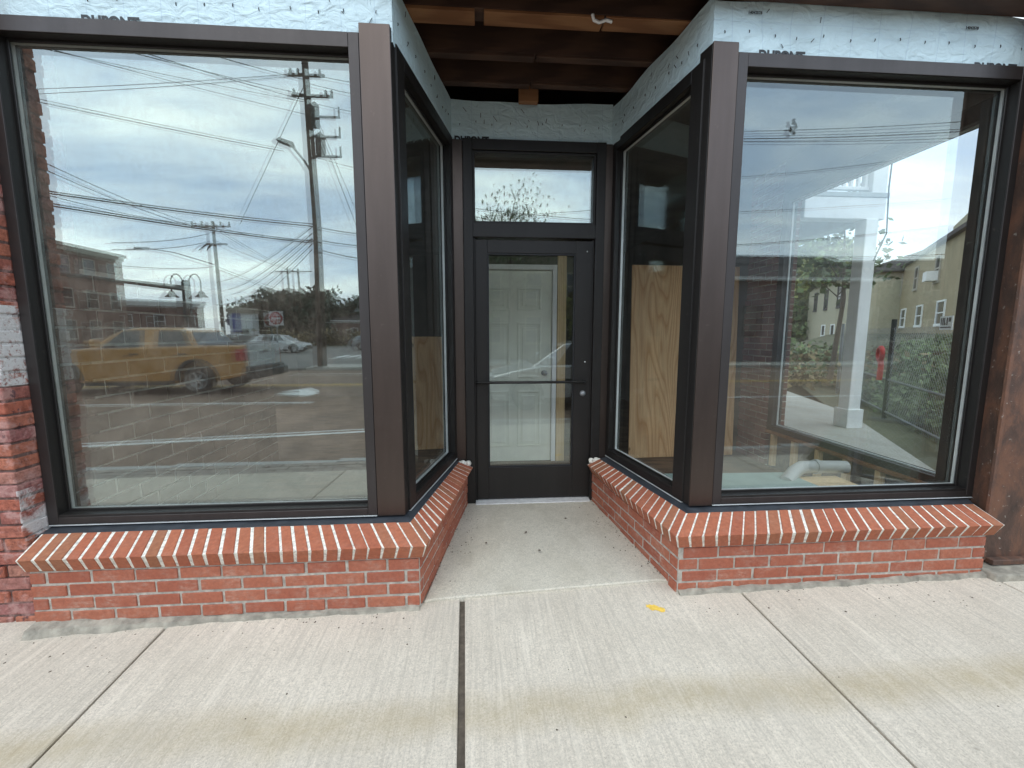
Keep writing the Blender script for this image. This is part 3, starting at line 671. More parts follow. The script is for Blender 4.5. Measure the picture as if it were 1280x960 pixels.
m = MB(); m.lathe((.815, 3.30, .905), (0, -1, 0), [(0, 0), (0, .024), (.008, .024), (.012, .017), (.016, .016), (.016, 0)], 18); obj('lock_cylinder', m, 'greymetal', lf)
for zz in (1.16, 2.02):
    m = MB(); m.lathe((.83, 3.30, zz), (0, -1, 0), [(0, 0), (0, .006), (.002, .005), (.003, 0)], 10); obj('screw_cap', m, 'bead', lf)
m = MB(); m.prism([(-.055, 3.245), (.885, 3.245), (.885, 3.36), (-.055, 3.36)], .0, [.018, .018, .034, .034]); obj('threshold', m, 'alu', t, .002)

# ------------------------------------------------------------------ wrapped header band, joists, building shell
def wrap_grid(mb, A, B, z0, z1, outn, seed, nx=60, nz=9, amp=.009):
    r = random.Random(seed); d, n, L = seg(A, B)
    ph = [(r.uniform(2, 14), r.uniform(5, 22), r.uniform(0, 6.3)) for _ in range(9)]
    vs = []
    for j in range(nz + 1):
        for i in range(nx + 1):
            a = L * i / nx; z = z0 + (z1 - z0) * j / nz
            h = sum(math.sin(a * p + z * q + s) for p, q, s in ph) / 9 * amp
            if i in (0, nx): h *= .2
            zz = z + (r.uniform(-.004, .004) if j == 0 else 0) + (.012 * math.sin(a * 3.1 + seed) - .004 * math.sin(a * 11) if j == nz else 0)
            vs.append((A[0] + d[0] * a + n[0] * h, A[1] + d[1] * a + n[1] * h, zz))
    fs = [(j * (nx + 1) + i, j * (nx + 1) + i + 1, (j + 1) * (nx + 1) + i + 1, (j + 1) * (nx + 1) + i) for j in range(nz) for i in range(nx)]
    mb.add(vs, fs, True)
t = thing('wrapped_header', 'pale blue wrapped header band with black lettering above the windows and entry', 'header', (.4, 2.27, 2.8))
corners = [(-4.0, 2.268), (-.418, 2.268), (-.205, 3.300), (1.004, 3.300), (1.206, 2.268), (4.3, 2.268)]
zb = [2.80, 2.80, 2.795, 2.80, 2.80]
m = MB()
for i in range(5): wrap_grid(m, corners[i], corners[i + 1], zb[i], 3.45 if i == 0 else 3.088, None, 20 + i, 90 if i in (0, 4) else 40)
obj('wrap_sheet', m, 'wrap', t, fix=False)
m = MB()
inner = [(-4.0, 2.38), (-.52, 2.38), (-.31, 3.42), (1.11, 3.42), (1.32, 2.38), (4.28, 2.38)]
for i in range(5):
    (a, b), (c2, d2) = (corners[i], corners[i + 1]), (inner[i + 1], inner[i])
    def tow(p, q, k=.012): v = Vector(q) - Vector(p); v.normalize(); return (p[0] + v.x * k, p[1] + v.y * k)
    m.prism([tow(a, d2), tow(b, c2), c2, d2], 2.835 if i in (1, 2, 3) else 2.835, 3.40 if i == 0 else 3.07)
obj('framing_core', m, 'oldwood', t)
RX = Matrix.Rotation(R(90), 3, 'X')
for x, z in ((-1.835, 2.803), (1.452, 2.803), (2.674, 2.796)):
    text('printed_lettering', 'DUPONT', .066, (x, 2.262, z), RX, 'ink', t, .045, .92)
text('printed_lettering', 'DUPONT', .066, (-.185, 3.293, 2.785), RX, 'ink', t, .045, .92)
for x, z in ((1.382, 3.018), (2.60, 3.005)):
    text('printed_code', '14042578', .019, (x, 2.262, z), RX, 'ink', t, .015)
m = MB(); rr = random.Random(4)
for i in range(5):
    d, n, L = seg(corners[i], corners[i + 1]); a = .06
    while a < L - .05:
        z = 2.925 + rr.uniform(-.012, .012); k = rr.uniform(-.4, .4)
        P = lambda u, o, zz: (corners[i][0] + d[0] * u + n[0] * o, corners[i][1] + d[1] * u + n[1] * o, zz)
        m.tube([P(a, .0035, z - .006), P(a + .003 * k, .006, z), P(a + .005 * k, .0035, z + .007)], .0024, 5)
        a += .135 + rr.uniform(-.02, .02)
    for _ in range(6 if i in (1, 3) else 9):
        a = rr.uniform(.1, L - .1); z = rr.uniform(2.86, 3.03); ln = rr.uniform(.01, .035); k = rr.uniform(-1, 1)
        m.tube([P(a, .004, z), P(a + ln * k * .5, .0055, z + ln * .5), P(a + ln * k, .004, z + ln)], .0018, 4)
o = obj('staples', m, 'ink', t)
o['kind'] = 'stuff'
for i, (y, w, mat) in enumerate(((2.52, .10, 'oldwood'), (2.84, .05, 'oldwood'), (3.13, .05, 'oldwood'))):
    t = thing('ceiling_joist', ('thick old ceiling joist with an orange lower edge over the entry, nearest the street', 'thin old ceiling joist over the entry, second from the street', 'thin old ceiling joist over the entry, nearest the door')[i], 'joist', (.4, y, 3.12), 'ceiling joists above the entry')
    m = MB(); m.box(-.75, 1.55, y - w / 2, y + w / 2, 3.118, 3.42); obj('beam', m, 'oldwood', t, .004)
    m = MB()
    xs_ = [-.7, -.02, .03, .69, .70, 1.5] if i == 0 else [-.7, .35, .36, 1.5]
    for k in range(0, len(xs_), 2): m.box(xs_[k], xs_[k + 1], y - w / 2 - .002, y + w / 2 + .002, 3.096 + .002 * k, 3.1175)
    obj('lower_edge', m, 'edgewood' if i == 0 else 'oldwood', t, .003)  # underside of the nearest joist coloured orange, as if lit
o = obj('wood_block', MB().box(.285, .425, 3.2, 3.25, 3.04, 3.26), 'edgewood', None, .004); tag(o, 'short orange wood block between joists above the entry door', 'block')
m = MB(); m.tube([(.62, 2.46, 3.112), (.63, 2.463, 3.085), (.66, 2.47, 3.08), (.70, 2.475, 3.098), (.735, 2.48, 3.094)], .009, 6); o = obj('white_foam_drip', m, 'whitepaint'); tag(o, 'white dried foam drip on the nearest joist above the entry', 'foam')

t = thing('shop_building', 'dark wood and masonry shop building shell around the glazed front', 'building', (0, 2.3, 0))
m = MB(); m.box(-4.0, 3.42, 2.30, 10, 3.46, 7.5); obj('unseen_upper_wall', m, 'wallpaint', t)  # unseen mass above, put in only for lighting and reflection
m = MB(); m.box(-4.0, -.45, 2.18, 2.30, 3.45, 3.72); m.box(-.46, 4.4, 2.12, 2.262, 3.072, 3.72); obj('fascia_timber', m, 'darkwood', t, .006)
m = MB(); m.box(-4.0, 3.42, 2.38, 10, 3.425, 3.455); obj('ceiling_deck', m, 'darkwood', t)
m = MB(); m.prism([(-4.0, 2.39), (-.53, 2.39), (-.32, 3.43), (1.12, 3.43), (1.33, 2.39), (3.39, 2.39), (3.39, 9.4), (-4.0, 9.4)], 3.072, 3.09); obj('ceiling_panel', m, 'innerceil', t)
m = MB(); m.box(-4.2, 3.39, 9.4, 9.6, -.2, 3.4); m.box(-4.2, -4.0, 7.6, 9.4, -.2, 3.4); m.box(-4.2, -4.0, 4.7, 7.6, 2.9, 3.4); obj('back_wall', m, 'innerdark', t)  # unseen gap left in the left side wall to let daylight inside
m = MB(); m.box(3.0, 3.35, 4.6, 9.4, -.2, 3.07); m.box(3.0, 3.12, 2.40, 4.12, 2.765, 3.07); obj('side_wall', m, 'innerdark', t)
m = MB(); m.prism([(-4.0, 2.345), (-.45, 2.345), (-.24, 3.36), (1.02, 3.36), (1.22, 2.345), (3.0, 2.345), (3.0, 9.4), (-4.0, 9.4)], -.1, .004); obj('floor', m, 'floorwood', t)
m = MB(); m.box(-4.0, -2.262, 2.6, 4.7, 1.75, 3.07); obj('dark_upper_blank', m, 'innerdark', t)  # dark blank added where the sky reflection washes out the brick
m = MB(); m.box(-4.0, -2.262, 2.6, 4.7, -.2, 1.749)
ib = MB(); brick_face(ib, (-2.255, 2.36), (0, 1), (1, 0), 2.33, .0, 17, .05, .30, .014, .102, .002, .0)
w = obj('brick_party_wall', m, 'innermortar', t); obj('bricks', ib, 'innerbrick', w, .002)
# brick pier inside at the right
t = thing('brick_pier', 'dark purple brick pier beside the black framed side window', 'brick pier', (3.2, 4.35, 0))
pb = MB(); brick_face(pb, (3.0, 4.62), (0, -1), (-1, 0), .49, 0, 45, .08, .195, .0097, .0677, .002); brick_face(pb, (3.005, 4.13), (1, 0), (0, -1), .20, 0, 45, .08, .195, .0097, .0677, .002, .1)
obj('bricks', pb, 'pierbrick', t, .003); m = MB(); m.box(3.004, 3.205, 4.134, 4.6, -.1, 3.07); obj('mortar', m, 'mortar', t)
# knee wall below the side window
t = thing('knee_wall', 'low timber knee wall with studs under the side window', 'knee wall', (3.05, 3.3, 0))
m = MB(); m.box(3.045, 3.10, 2.30, 4.13, -.1, .352); obj('sheathing', m, 'floorwood', t)
m = MB(); m.box(2.985, 3.10, 2.34, 4.12, .353, .384); obj('top_plate', m, 'edgewood', t, .003)
for i in range(6):
    y = 2.55 + i * .29; obj('stud', MB().box(2.992, 3.044, y, y + .04, .02, .352), 'stud', t, .002)
# plywood sheets
o = obj('plywood_sheet', MB().hexa([(1.63, 4.42, .006), (2.86, 4.46, .006), (2.86, 4.48, .006), (1.63, 4.44, .006), (1.63, 4.50, 2.12), (2.86, 4.54, 2.12), (2.86, 4.56, 2.12), (1.63, 4.52, 2.12)]), 'ply', None, .002)
tag(o, 'tall orange plywood sheet leaning inside behind the right angled window', 'plywood')
o = obj('plywood_sheet', MB().hexa([(-.98, 4.9, .006), (-.25, 5.0, .006), (-.25, 5.02, .006), (-.98, 4.92, .006), (-.98, 4.98, 1.35), (-.25, 5.08, 1.35), (-.25, 5.1, 1.35), (-.98, 5.0, 1.35)]), 'ply', None, .002)
tag(o, 'low plywood sheet leaning inside behind the left angled window', 'plywood')
# duct pipe, insulation board
t = thing('duct_pipe', 'grey duct elbow lying on the low boards inside the yard window', 'pipe', (2.6, 2.95, .3))
m = MB(); m.tube([(2.22, 2.80, .30), (2.36, 2.90, .345), (2.45, 2.945, .362), (2.56, 2.955, .362), (2.82, 2.95, .355)], .048, 16); obj('elbow', m, 'pvc', t)
m = MB(); m.tube([(2.565, 2.955, .362), (2.60, 2.955, .3615)], .056, 16); obj('collar', m, 'pvc', t)
o = obj('insulation_board', MB().hexa([(1.40, 2.42, .305), (2.35, 2.42, .305), (2.35, 2.98, .285), (1.40, 3.02, .285), (1.40, 2.42, .335), (2.35, 2.42, .335), (2.35, 2.98, .315), (1.40, 3.02, .315)]), 'insul', None, .002); tag(o, 'grey green board lying just inside the yard window', 'board')
o = obj('timber_crate', MB().box(1.45, 2.75, 2.50, 2.96, .006, .285), 'stud', None, .003); tag(o, 'low pale timber platform carrying the board and duct inside the yard window', 'platform')
# panel door and stud inside, behind the entry door
t = thing('panel_door', 'white six panel door standing inside behind the glazed entry door', 'panel door', (.4, 4.4, 0))
m = MB(); m.box(-.06, .74, 4.40, 4.435, .01, 2.03)
lf = obj('door_leaf', m, 'doorwhite', t, .002)
m = MB()
for xa, xb in ((.05, .30), (.38, .63)):
    for za, zb2 in ((.17, .78), (.92, 1.50), (1.62, 1.86)):
        for (p, q, r_, s_) in ((xa, xb, za, za + .022), (xa, xb, zb2 - .022, zb2), (xa, xa + .022, za + .022, zb2 - .022), (xb - .022, xb, za + .022, zb2 - .022)): m.box(p, q, 4.392, 4.3995, r_, s_)
        m.box(xa + .05, xb - .05, 4.391, 4.3995, za + .05, zb2 - .05)
obj('panel_moulding', m, 'doorwhite', lf, .004)
m = MB(); m.lathe((.665, 4.40, .97), (0, -1, 0), [(0, .03), (.006, .03), (.012, .012), (.035, .012), (.042, .026), (.06, .027), (.068, .015), (.07, 0)], 16); obj('door_knob', m, 'greymetal', lf)
m = MB(); m.box(.745, .79, 4.37, 4.46, .01, 2.09); m.box(-.12, -.065, 4.37, 4.46, .01, 2.09); m.box(-.065, .745, 4.371, 4.459, 2.04, 2.089); obj('jamb', m, 'whitepaint', t, .002)
o = obj('timber_stud', MB().box(.80, .89, 4.38, 4.42, .006, 2.4), 'stud', None, .002); tag(o, 'rough pale timber stud right of the white panel door', 'stud')

# ------------------------------------------------------------------ side yard behind the right hand window
D = Vector((.523, .852)); N = Vector((.852, -.523)); O = Vector((3.45, 2.18))
def yp(s, d): p = O + D * s + N * d; return p.x, p.y
m = MB(); sl_ = [(3.42, 2.28), (3.46, 2.2), (4.28, 3.52), (5.52, 5.54), (6.09, 6.59), (6.88, 8.83), (6.9, 9.6), (3.42, 9.6)]
m.prism(sl_, -.3, .10); struct('porch_slab', m, 'porchslab', .01)
m = MB(); nx, ny = 46, 30; vs = []
r_ = random.Random(9)
def bankz(s, d): return -.06 + .30 * max(0, d - .9) * (1 if d < 5.5 else 0) + (.30 * 4.6 + .02 * (d - 5.5) if d >= 5.5 else 0)
for j in range(ny + 1):
    for i in range(nx + 1):
        s_ = -1.5 + 40 * (i / nx) ** 1.4; d_ = .03 + 26 * (j / ny) ** 1.6; x, y = yp(s_, d_)
        vs.append((x, y, bankz(s_, d_) + r_.uniform(-.05, .06) * (d_ > .5)))
m.add(vs, [(j * (nx + 1) + i, j * (nx + 1) + i + 1, (j + 1) * (nx + 1) + i + 1, (j + 1) * (nx + 1) + i) for j in range(ny) for i in range(nx)])
bk = struct('yard_bank', m, 'ground')
def leafquad(mb, p, s, r):
    a = Vector((r.uniform(-1, 1), r.uniform(-1, 1), r.uniform(-1, 1))).normalized(); b = a.orthogonal().normalized()
    q = Matrix.Rotation(r.uniform(0, 6.28), 3, a); b = q @ b; c2 = a.cross(b)
    k = r.uniform(.45, .8)
    mb.add([p - b * s, p + c2 * s * k - b * s * .1, p + b * s, p - c2 * s * k - b * s * .1], [(0, 1, 2, 3)])
iv = MB(); r_ = random.Random(12)
for _ in range(26000):
    s_ = r_.uniform(-.5, 17); d_ = .75 + 7 * r_.random() ** 1.5; x, y = yp(s_, d_)
    cl = math.sin(x * 3.1 + y * 1.3) * math.sin(y * 2.7 - x)
    leafquad(iv, Vector((x, y, bankz(s_, d_) + r_.uniform(0, .22) * (1 + .8 * cl))), r_.uniform(.035, .085), r_)
for _ in range(5000):
    s_ = 10 + 7 * r_.random(); d_ = r_.uniform(-3.5, 1.5); x, y = yp(s_, d_)
    if x < 7.1 and y < 9.7: continue
    leafquad(iv, Vector((x, y, .0 + r_.uniform(0, 1.15) * (.65 + .35 * math.sin(x * 1.7 + y * 2)))), r_.uniform(.05, .11), r_)
o = obj('ivy_cover', iv, 'ivy', None, fix=False); o['kind'] = 'stuff'; tag(o, 'mixed green ivy and weeds covering the bank behind the chain link fence', 'ivy')
br = MB()
for _ in range(5000):
    s_ = 8.5 + 9 * r_.random(); d_ = r_.uniform(-3.2, 3); x, y = yp(s_, d_)
    if x < 7.0 and y < 8.9: continue
    leafquad(br, Vector((x, y, .05 + r_.uniform(0, .9) * (.6 + .4 * math.sin(x * 2.1 + y)))), r_.uniform(.05, .13), r_)
o = obj('dry_brush', br, 'brush', None, fix=False); o['kind'] = 'stuff'; tag(o, 'brown dry brush and weeds behind the porch slab', 'brush')
# chain link fence
t = thing('chain_link_fence', 'grey chain link fence along the porch edge', 'fence', (*yp(2, .6), 0))
FD = .60
def fp3(s, z): x, y = yp(s, FD); return (x, y, z)
m = MB()
for z in (.62, .08): m.tube([fp3(-1, z), fp3(9, z)], .019, 8)
obj('rail', m, 'insulator', t)
for s_ in (-.9, 2.2, 5.4, 8.9): obj('post', MB().tube([fp3(s_, -.1), fp3(s_, 1.62)], .035, 10), 'blackmetal' if s_ == 5.4 else 'greymetal', t)
m = MB(); st = .075; z0, z1 = .02, 1.48; H = z1 - z0; s_ = -1 - H
while s_ < 9:
    for sg in (1, -1):
        a0, a1 = (s_, s_ + H) if sg == 1 else (s_ + H, s_)
        za, zb2 = z0, z1
        pa, pb_ = fp3(max(-1, min(9, a0)), za + (max(-1, min(9, a0)) - a0) * sg), fp3(max(-1, min(9, a1)), zb2 - (a1 - max(-1, min(9, a1))) * sg)
        if abs(pa[2] - pb_[2]) > .03: m.tube([pa, pb_], .0022, 3, False)
    s_ += st
o = obj('wire_mesh', m, 'greymetal', t, fix=False)
# red hose on the fence post and the small board sign
t = thing('fire_hose', 'bright red hose hanging on the dark fence post', 'hose', fp3(5.6, .9))
def hp(s, z): p = fp3(s, z); return (p[0] - .07, p[1] + .04, p[2])
obj('coil', MB().tube([hp(5.62 + .11 * math.cos(a * .45), 1.04 + .11 * math.sin(a * .45)) for a in range(15)], .036, 8), 'hose', t)
obj('tail', MB().tube([hp(5.58, .95), hp(5.53, .84), hp(5.55, .60)], .04, 8), 'hose', t)
t = thing('fence_sign', 'small white sign with dark marks on the chain link fence', 'sign', fp3(3.4, 1.45))
p0, p1 = Vector(fp3(3.58, 1.43)), Vector(fp3(3.24, 1.43)); dv = (p1 - p0); nv = Vector((-N.x, -N.y, 0)) * .03
m = MB(); m.hexa([p0 + nv, p1 + nv, p1 + nv * 1.3, p0 + nv * 1.3, p0 + nv + Vector((0, 0, .17)), p1 + nv + Vector((0, 0, .17)), p1 + nv * 1.3 + Vector((0, 0, .17)), p0 + nv * 1.3 + Vector((0, 0, .17))]); obj('board', m, 'signwhite', t)
m = MB()
for a, b, za, zb2 in ((.10, .16, .06, .15), (.24, .30, .06, .15), (.36, .48, .06, .09), (.36, .42, .09, .15), (.56, .64, .06, .15), (.72, .88, .10, .15), (.08, .92, .025, .04)):
    A_, B_ = p0 + dv * a + nv * 1.42, p0 + dv * b + nv * 1.42
    m.hexa([A_ + Vector((0, 0, za)), B_ + Vector((0, 0, za)), B_ - nv * .1 + Vector((0, 0, za)), A_ - nv * .1 + Vector((0, 0, za)), A_ + Vector((0, 0, zb2)), B_ + Vector((0, 0, zb2)), B_ - nv * .1 + Vector((0, 0, zb2)), A_ - nv * .1 + Vector((0, 0, zb2))])
obj('dark_marks', m, 'ink', t)
# white porch
t = thing('white_porch', 'white two storey porch with square column and balcony railing', 'porch', (5.05, 5.3, .1))
m = MB(); m.box(4.985, 5.155, 5.26, 5.43, .10, 2.86); cl = obj('column', m, 'whitepaint', t, .006); obj('column_base', MB().box(4.955, 5.185, 5.23, 5.46, .10, .36), 'whitepaint', cl, .006)
obj('beam', MB().box(4.14, 5.25, 5.28, 5.46, 2.861, 3.13), 'whitepaint', t, .005)
obj('side_beam', MB().box(5.03, 5.24, 5.461, 9.5, 2.862, 3.12), 'greypaint', t, .005)
obj('balcony_floor', MB().box(3.42, 5.28, 5.27, 9.5, 3.131, 3.19), 'greypaint', t, .004)
obj('upper_column', MB().box(5.05, 5.25, 5.29, 5.47, 3.191, 5.6), 'whitepaint', t, .005)
obj('bottom_rail', MB().box(4.15, 5.05, 5.34, 5.40, 3.24, 3.28), 'whitepaint', t, .003); obj('top_rail', MB().box(4.15, 5.05, 5.33, 5.41, 4.05, 4.10), 'whitepaint', t, .003)
for i in range(9): obj('baluster', MB().box(4.2 + i * .1, 4.235 + i * .1, 5.352, 5.388, 3.28, 4.05), 'whitepaint', t)
m = MB(); m.tube([(3.3 + .0, 3.3, 3.0), (3.29, 3.3, 2.55), (3.31, 3.3, 2.2), (3.22, 3.3, 1.98)], .006, 5); o = obj('hanging_cable', m, 'wire'); tag(o, 'thin dark cable hanging outside the side window', 'cable')

# ------------------------------------------------------------------ buildings
def opening(parent, P, w, h, u, n, trim='stonetrim', name='window', sash=True):
    """window on a facade: P centre bottom, u along, n outward."""
    P = Vector(P); u = Vector(u); n = Vector(n); z = Vector((0, 0, 1))
    def bx(mb, a0, a1, h0, h1, o0, o1): mb.hexa([P + u * a0 + n * o0 + z * h0, P + u * a1 + n * o0 + z * h0, P + u * a1 + n * o1 + z * h0, P + u * a0 + n * o1 + z * h0, P + u * a0 + n * o0 + z * h1, P + u * a1 + n * o0 + z * h1, P + u * a1 + n * o1 + z * h1, P + u * a0 + n * o1 + z * h1])
    f = MB(); k = .09
    bx(f, -w / 2 - k, -w / 2, -k, h + k, .0, .06); bx(f, w / 2, w / 2 + k, -k, h + k, .0, .06); bx(f, -w / 2, w / 2, h, h + k, .0, .058); bx(f, -w / 2 - .06, w / 2 + .06, -k - .05, -.001, .0, .10)
    if sash: bx(f, -w / 2, w / 2, h * .48, h * .53, .0, .045)
    o = obj(name, f, trim, parent)
    g_ = MB(); bx(g_, -w / 2, w / 2, 0, h, .005, .02); obj('pane', g_, 'winglass', o)
def building(name, label, c, ang, L, Dp, H, mat, rows, cols, win=(1.0, 1.6), first=1.0, storey=3.4, roof='flat', trim='stonetrim', cat='building', z0=-.2, skip_door=True, rh=2.0, roofmat='slate', group=None, side=True):
    """facade line centred at c, ang = direction of outward normal."""
    t = thing(name, label, cat, (c[0], c[1], z0), group)
    n = Vector((math.cos(ang), math.sin(ang), 0)); u = Vector((-n.y, n.x, 0)); c = Vector((c[0], c[1], 0))
    P = lambda a, b: ((c + u * a - n * b).x, (c + u * a - n * b).y)
    obj('wall', MB().prism([P(-L / 2, 0), P(L / 2, 0), P(L / 2, Dp), P(-L / 2, Dp)], z0, H), mat, t)
    if roof == 'flat':
        m = MB(); m.prism([P(-L / 2 - .35, -.35), P(L / 2 + .35, -.35), P(L / 2 + .35, Dp), P(-L / 2 - .35, Dp)], H, H + .35); m.prism([P(-L / 2 - .15, -.15), P(L / 2 + .15, -.15), P(L / 2 + .15, Dp - .1), P(-L / 2 - .15, Dp - .1)], H - .4, H - .001)
        obj('cornice', m, trim, t)
    elif roof == 'gable':     # ridge parallel to facade
        a, b = -L / 2 - .3, L / 2 + .3
        m = MB(); pts = lambda x: [(*P(x, -.4), H - .08), (*P(x, Dp / 2), H + rh), (*P(x, Dp + .4), H - .08), (*P(x, Dp / 2), H + rh - .3)]
        m.loft(pts(a), pts(b)); rf = obj('roof', m, roofmat, t)
        m = MB(); q0, q1 = P(a, -.46), P(b, -.46); q2, q3 = P(b, -.38), P(a, -.38); m.prism([q0, q1, q2, q3], H - .16, H + .0); obj('gutter', m, 'whitepaint', rf)
    elif roof == 'front':     # gable end faces us
        m = MB(); e = .35
        for s_ in (-1, 1):
            a = [(*P(s_ * (L / 2 + e), -e), H - .12), (*P(0, -e), H + rh), (*P(0, -e), H + rh + .18), (*P(s_ * (L / 2 + e), -e), H + .06)]
            b = [(*P(s_ * (L / 2 + e), Dp), H - .12), (*P(0, Dp), H + rh), (*P(0, Dp), H + rh + .18), (*P(s_ * (L / 2 + e), Dp), H + .06)]
            m.loft(a, b)
        rf = obj('roof', m, roofmat, t)
        m = MB(); m.loft([(*P(-L / 2, .02), H - .05), (*P(L / 2, .02), H - .05), (*P(0, .02), H + rh - .05)], [(*P(-L / 2, Dp), H - .05), (*P(L / 2, Dp), H - .05), (*P(0, Dp), H + rh - .05)]); obj('gable_wall', m, mat, t)
        m = MB()
        for s_ in (-1, 1): m.loft([(*P(s_ * (L / 2 + e), -e - .03), H - .16), (*P(0, -e - .03), H + rh - .04), (*P(0, -e - .03), H + rh + .16), (*P(s_ * (L / 2 + e), -e - .03), H + .04)], [(*P(s_ * (L / 2 + e), -e - .002), H - .16), (*P(0, -e - .002), H + rh - .04), (*P(0, -e - .002), H + rh + .16), (*P(s_ * (L / 2 + e), -e - .002), H + .04)])
        obj('barge_board', m, 'whitepaint', rf)
    for r in range(rows):
        for k in range(cols):
            a = (k + .5) / cols * L - L / 2; p = c + u * a
            opening(t, (p.x, p.y, first + r * storey), win[0], win[1], u, n, trim)
    return t
# reflected in the left window: brick block, low brick shop
building('brick_block', 'three storey brown brick block with pale window trim beyond the pickup', (-44, -42.5), 0., 18, 12, 10.6, 'facbrick', 3, 6, (1.3, 1.9), .9, 3.4, side=False)
bb = building('low_brick_shop', 'low dark red brick shop with white windows beside the brick block', (-42.2, -54.2), R(54), 9.6, 9, 5.4, 'facdark', 1, 3, (1.0, 1.6), 2.2, trim='signwhite')
bs = building('white_annex', 'small white building carrying a blue hanging banner', (-33.0, -57), R(60), 3.4, 6, 4.6, 'whitepaint', 1, 1, (.8, 1.2), .8)
t = thing('banner', 'blue banner with white stripes on the white annex wall', 'banner', (-33, -56, 2))
n_ = Vector((math.cos(R(60)), math.sin(R(60)), 0)); u_ = Vector((-n_.y, n_.x, 0)); c_ = Vector((-33.0, -57, 0)) + n_ * .15 + u_ * .9
m = MB(); m.hexa([c_ - u_ * .5 + Vector((0, 0, 1.6)), c_ + u_ * .5 + Vector((0, 0, 1.6)), c_ + u_ * .5 - n_ * .04 + Vector((0, 0, 1.6)), c_ - u_ * .5 - n_ * .04 + Vector((0, 0, 1.6)), c_ - u_ * .5 + Vector((0, 0, 4.2)), c_ + u_ * .5 + Vector((0, 0, 4.2)), c_ + u_ * .5 - n_ * .04 + Vector((0, 0, 4.2)), c_ - u_ * .5 - n_ * .04 + Vector((0, 0, 4.2))]); obj('cloth', m, 'signblue', t)
building('rust_brick_house', 'low rust coloured building beneath the dark trees across the lot', (-19.5, -62), R(75), 9, 6, 3.4, 'facdark', 1, 3, (.9, 1.2), 1.0, roof='gable', rh=1.2, trim='signwhite')
# reflected in the right window and the door
building('pale_house', 'pale lavender house with dark roof and white gutter across the road', (18.5, -18.5), R(90), 9.0, 8, 4.55, 'lavender', 1, 3, (1.0, 1.5), 1.4, roof='gable', rh=2.0, trim='slate')
building('gabled_house', 'weathered tan gabled house straight across the road from the door', (3.2, -19), R(90), 7.5, 9, 5.4, 'dusk', 2, 3, (.9, 1.5), .9, 2.6, roof='front', rh=2.4, trim='beige')
building('dark_row_house', 'long dark red brick row house farther along across the road', (36, -25), R(100), 22, 9, 6.6, 'facdark', 2, 8, (1.0, 1.5), .9, 3.0, trim='stonetrim')
building('brown_house', 'brown two storey house between the lavender house and the row house', (60, -30), R(115), 16, 9, 8.0, 'facbrick', 2, 5, (1.0, 1.5), .9, 3.2, trim='stonetrim')
# seen through the side window
def long_building(name, label, p, q, depth, H, z0, mat, wins, trim, roofmat='slate', cat='building'):
    p, q = Vector(p), Vector(q); d = q - p; L = d.length; d.normalize(); n = Vector((d.y, -d.x))
    c = (p + q) / 2; return building(name, label, (c.x, c.y), math.atan2(n.y, n.x), L, depth, H, mat, 0, 0, roof='none', z0=z0, cat=cat), Vector((d.x, d.y, 0)), Vector((n.x, n.y, 0)), p
t, d_, n_, p_ = long_building('tan_brick_building', 'long tan brick building with small windows behind the hedge', (38.0, 38.5), (19.1, 14.4), 8, 6.05, -.2, 'facyellow', 0, 'whitepaint')
P3 = lambda a, z: (p_.x + d_.x * a, p_.y + d_.y * a, z)
for a in (3, 8, 12.5, 17.2, 22.0): opening(t, P3(a, 4.2), .8, 1.3, d_, n_, 'blackmetal' if False else 'stonetrim')
for a in (9.5, 14.5, 19.0, 23.5): opening(t, P3(a, 1.9), 1.3, 1.1, d_, n_, 'whitepaint')
m = MB(); m.hexa([Vector(P3(-.3, 6.05)) + n_ * .25, Vector(P3(28, 6.05)) + n_ * .25, Vector(P3(28, 6.05)) - n_ * 8, Vector(P3(-.3, 6.05)) - n_ * 8, Vector(P3(-.3, 6.25)) + n_ * .25, Vector(P3(28, 6.25)) + n_ * .25, Vector(P3(28, 6.45)) - n_ * 8, Vector(P3(-.3, 6.45)) - n_ * 8]); obj('roof', m, 'slate', t)
m = MB(); m.hexa([Vector(P3(20.0, 6.3)) - n_ * .8, Vector(P3(26.5, 6.3)) - n_ * .8, Vector(P3(26.5, 6.3)) - n_ * 6, Vector(P3(20.0, 6.3)) - n_ * 6, Vector(P3(20.0, 7.3)) - n_ * .8, Vector(P3(26.5, 7.9)) - n_ * .8, Vector(P3(26.5, 7.9)) - n_ * 6, Vector(P3(20, 7.3)) - n_ * 6]); pb_o = obj('penthouse', m, 'beige', t)
m = MB(); m.hexa([Vector(P3(23.0, 7.5)) - n_ * .9, Vector(P3(26.5, 7.8)) - n_ * .9, Vector(P3(26.5, 7.8)) - n_ * 4, Vector(P3(23.0, 7.5)) - n_ * 4, Vector(P3(23.0, 8.4)) - n_ * .9, Vector(P3(26.5, 8.6)) - n_ * .9, Vector(P3(26.5, 8.6)) - n_ * 4, Vector(P3(23, 8.4)) - n_ * 4]); obj('roof_vent_box', m, 'greypaint', t)
bxv = [Vector(P3(21.6, 4.2)) + n_ * .06, Vector(P3(22.4, 4.2)) + n_ * .06]
m = MB(); m.hexa([bxv[0], bxv[1], bxv[1] + n_ * .45, bxv[0] + n_ * .45, bxv[0] + Vector((0, 0, .5)), bxv[1] + Vector((0, 0, .5)), bxv[1] + n_ * .45 + Vector((0, 0, .5)), bxv[0] + n_ * .45 + Vector((0, 0, .5))]); obj('air_conditioner', m, 'whitepaint', t)
t, d_, n_, p_ = long_building('beige_house', 'beige two storey house with dark windows left of the porch column', (33.4, 41.0), (27.8, 29.5), 8, 5.9, -.2, 'beige', 0, 'whitepaint')
for a in (2.5, 5.6, 9.0): opening(t, P3(a, 3.6), .8, 1.6, d_, n_, 'slate')
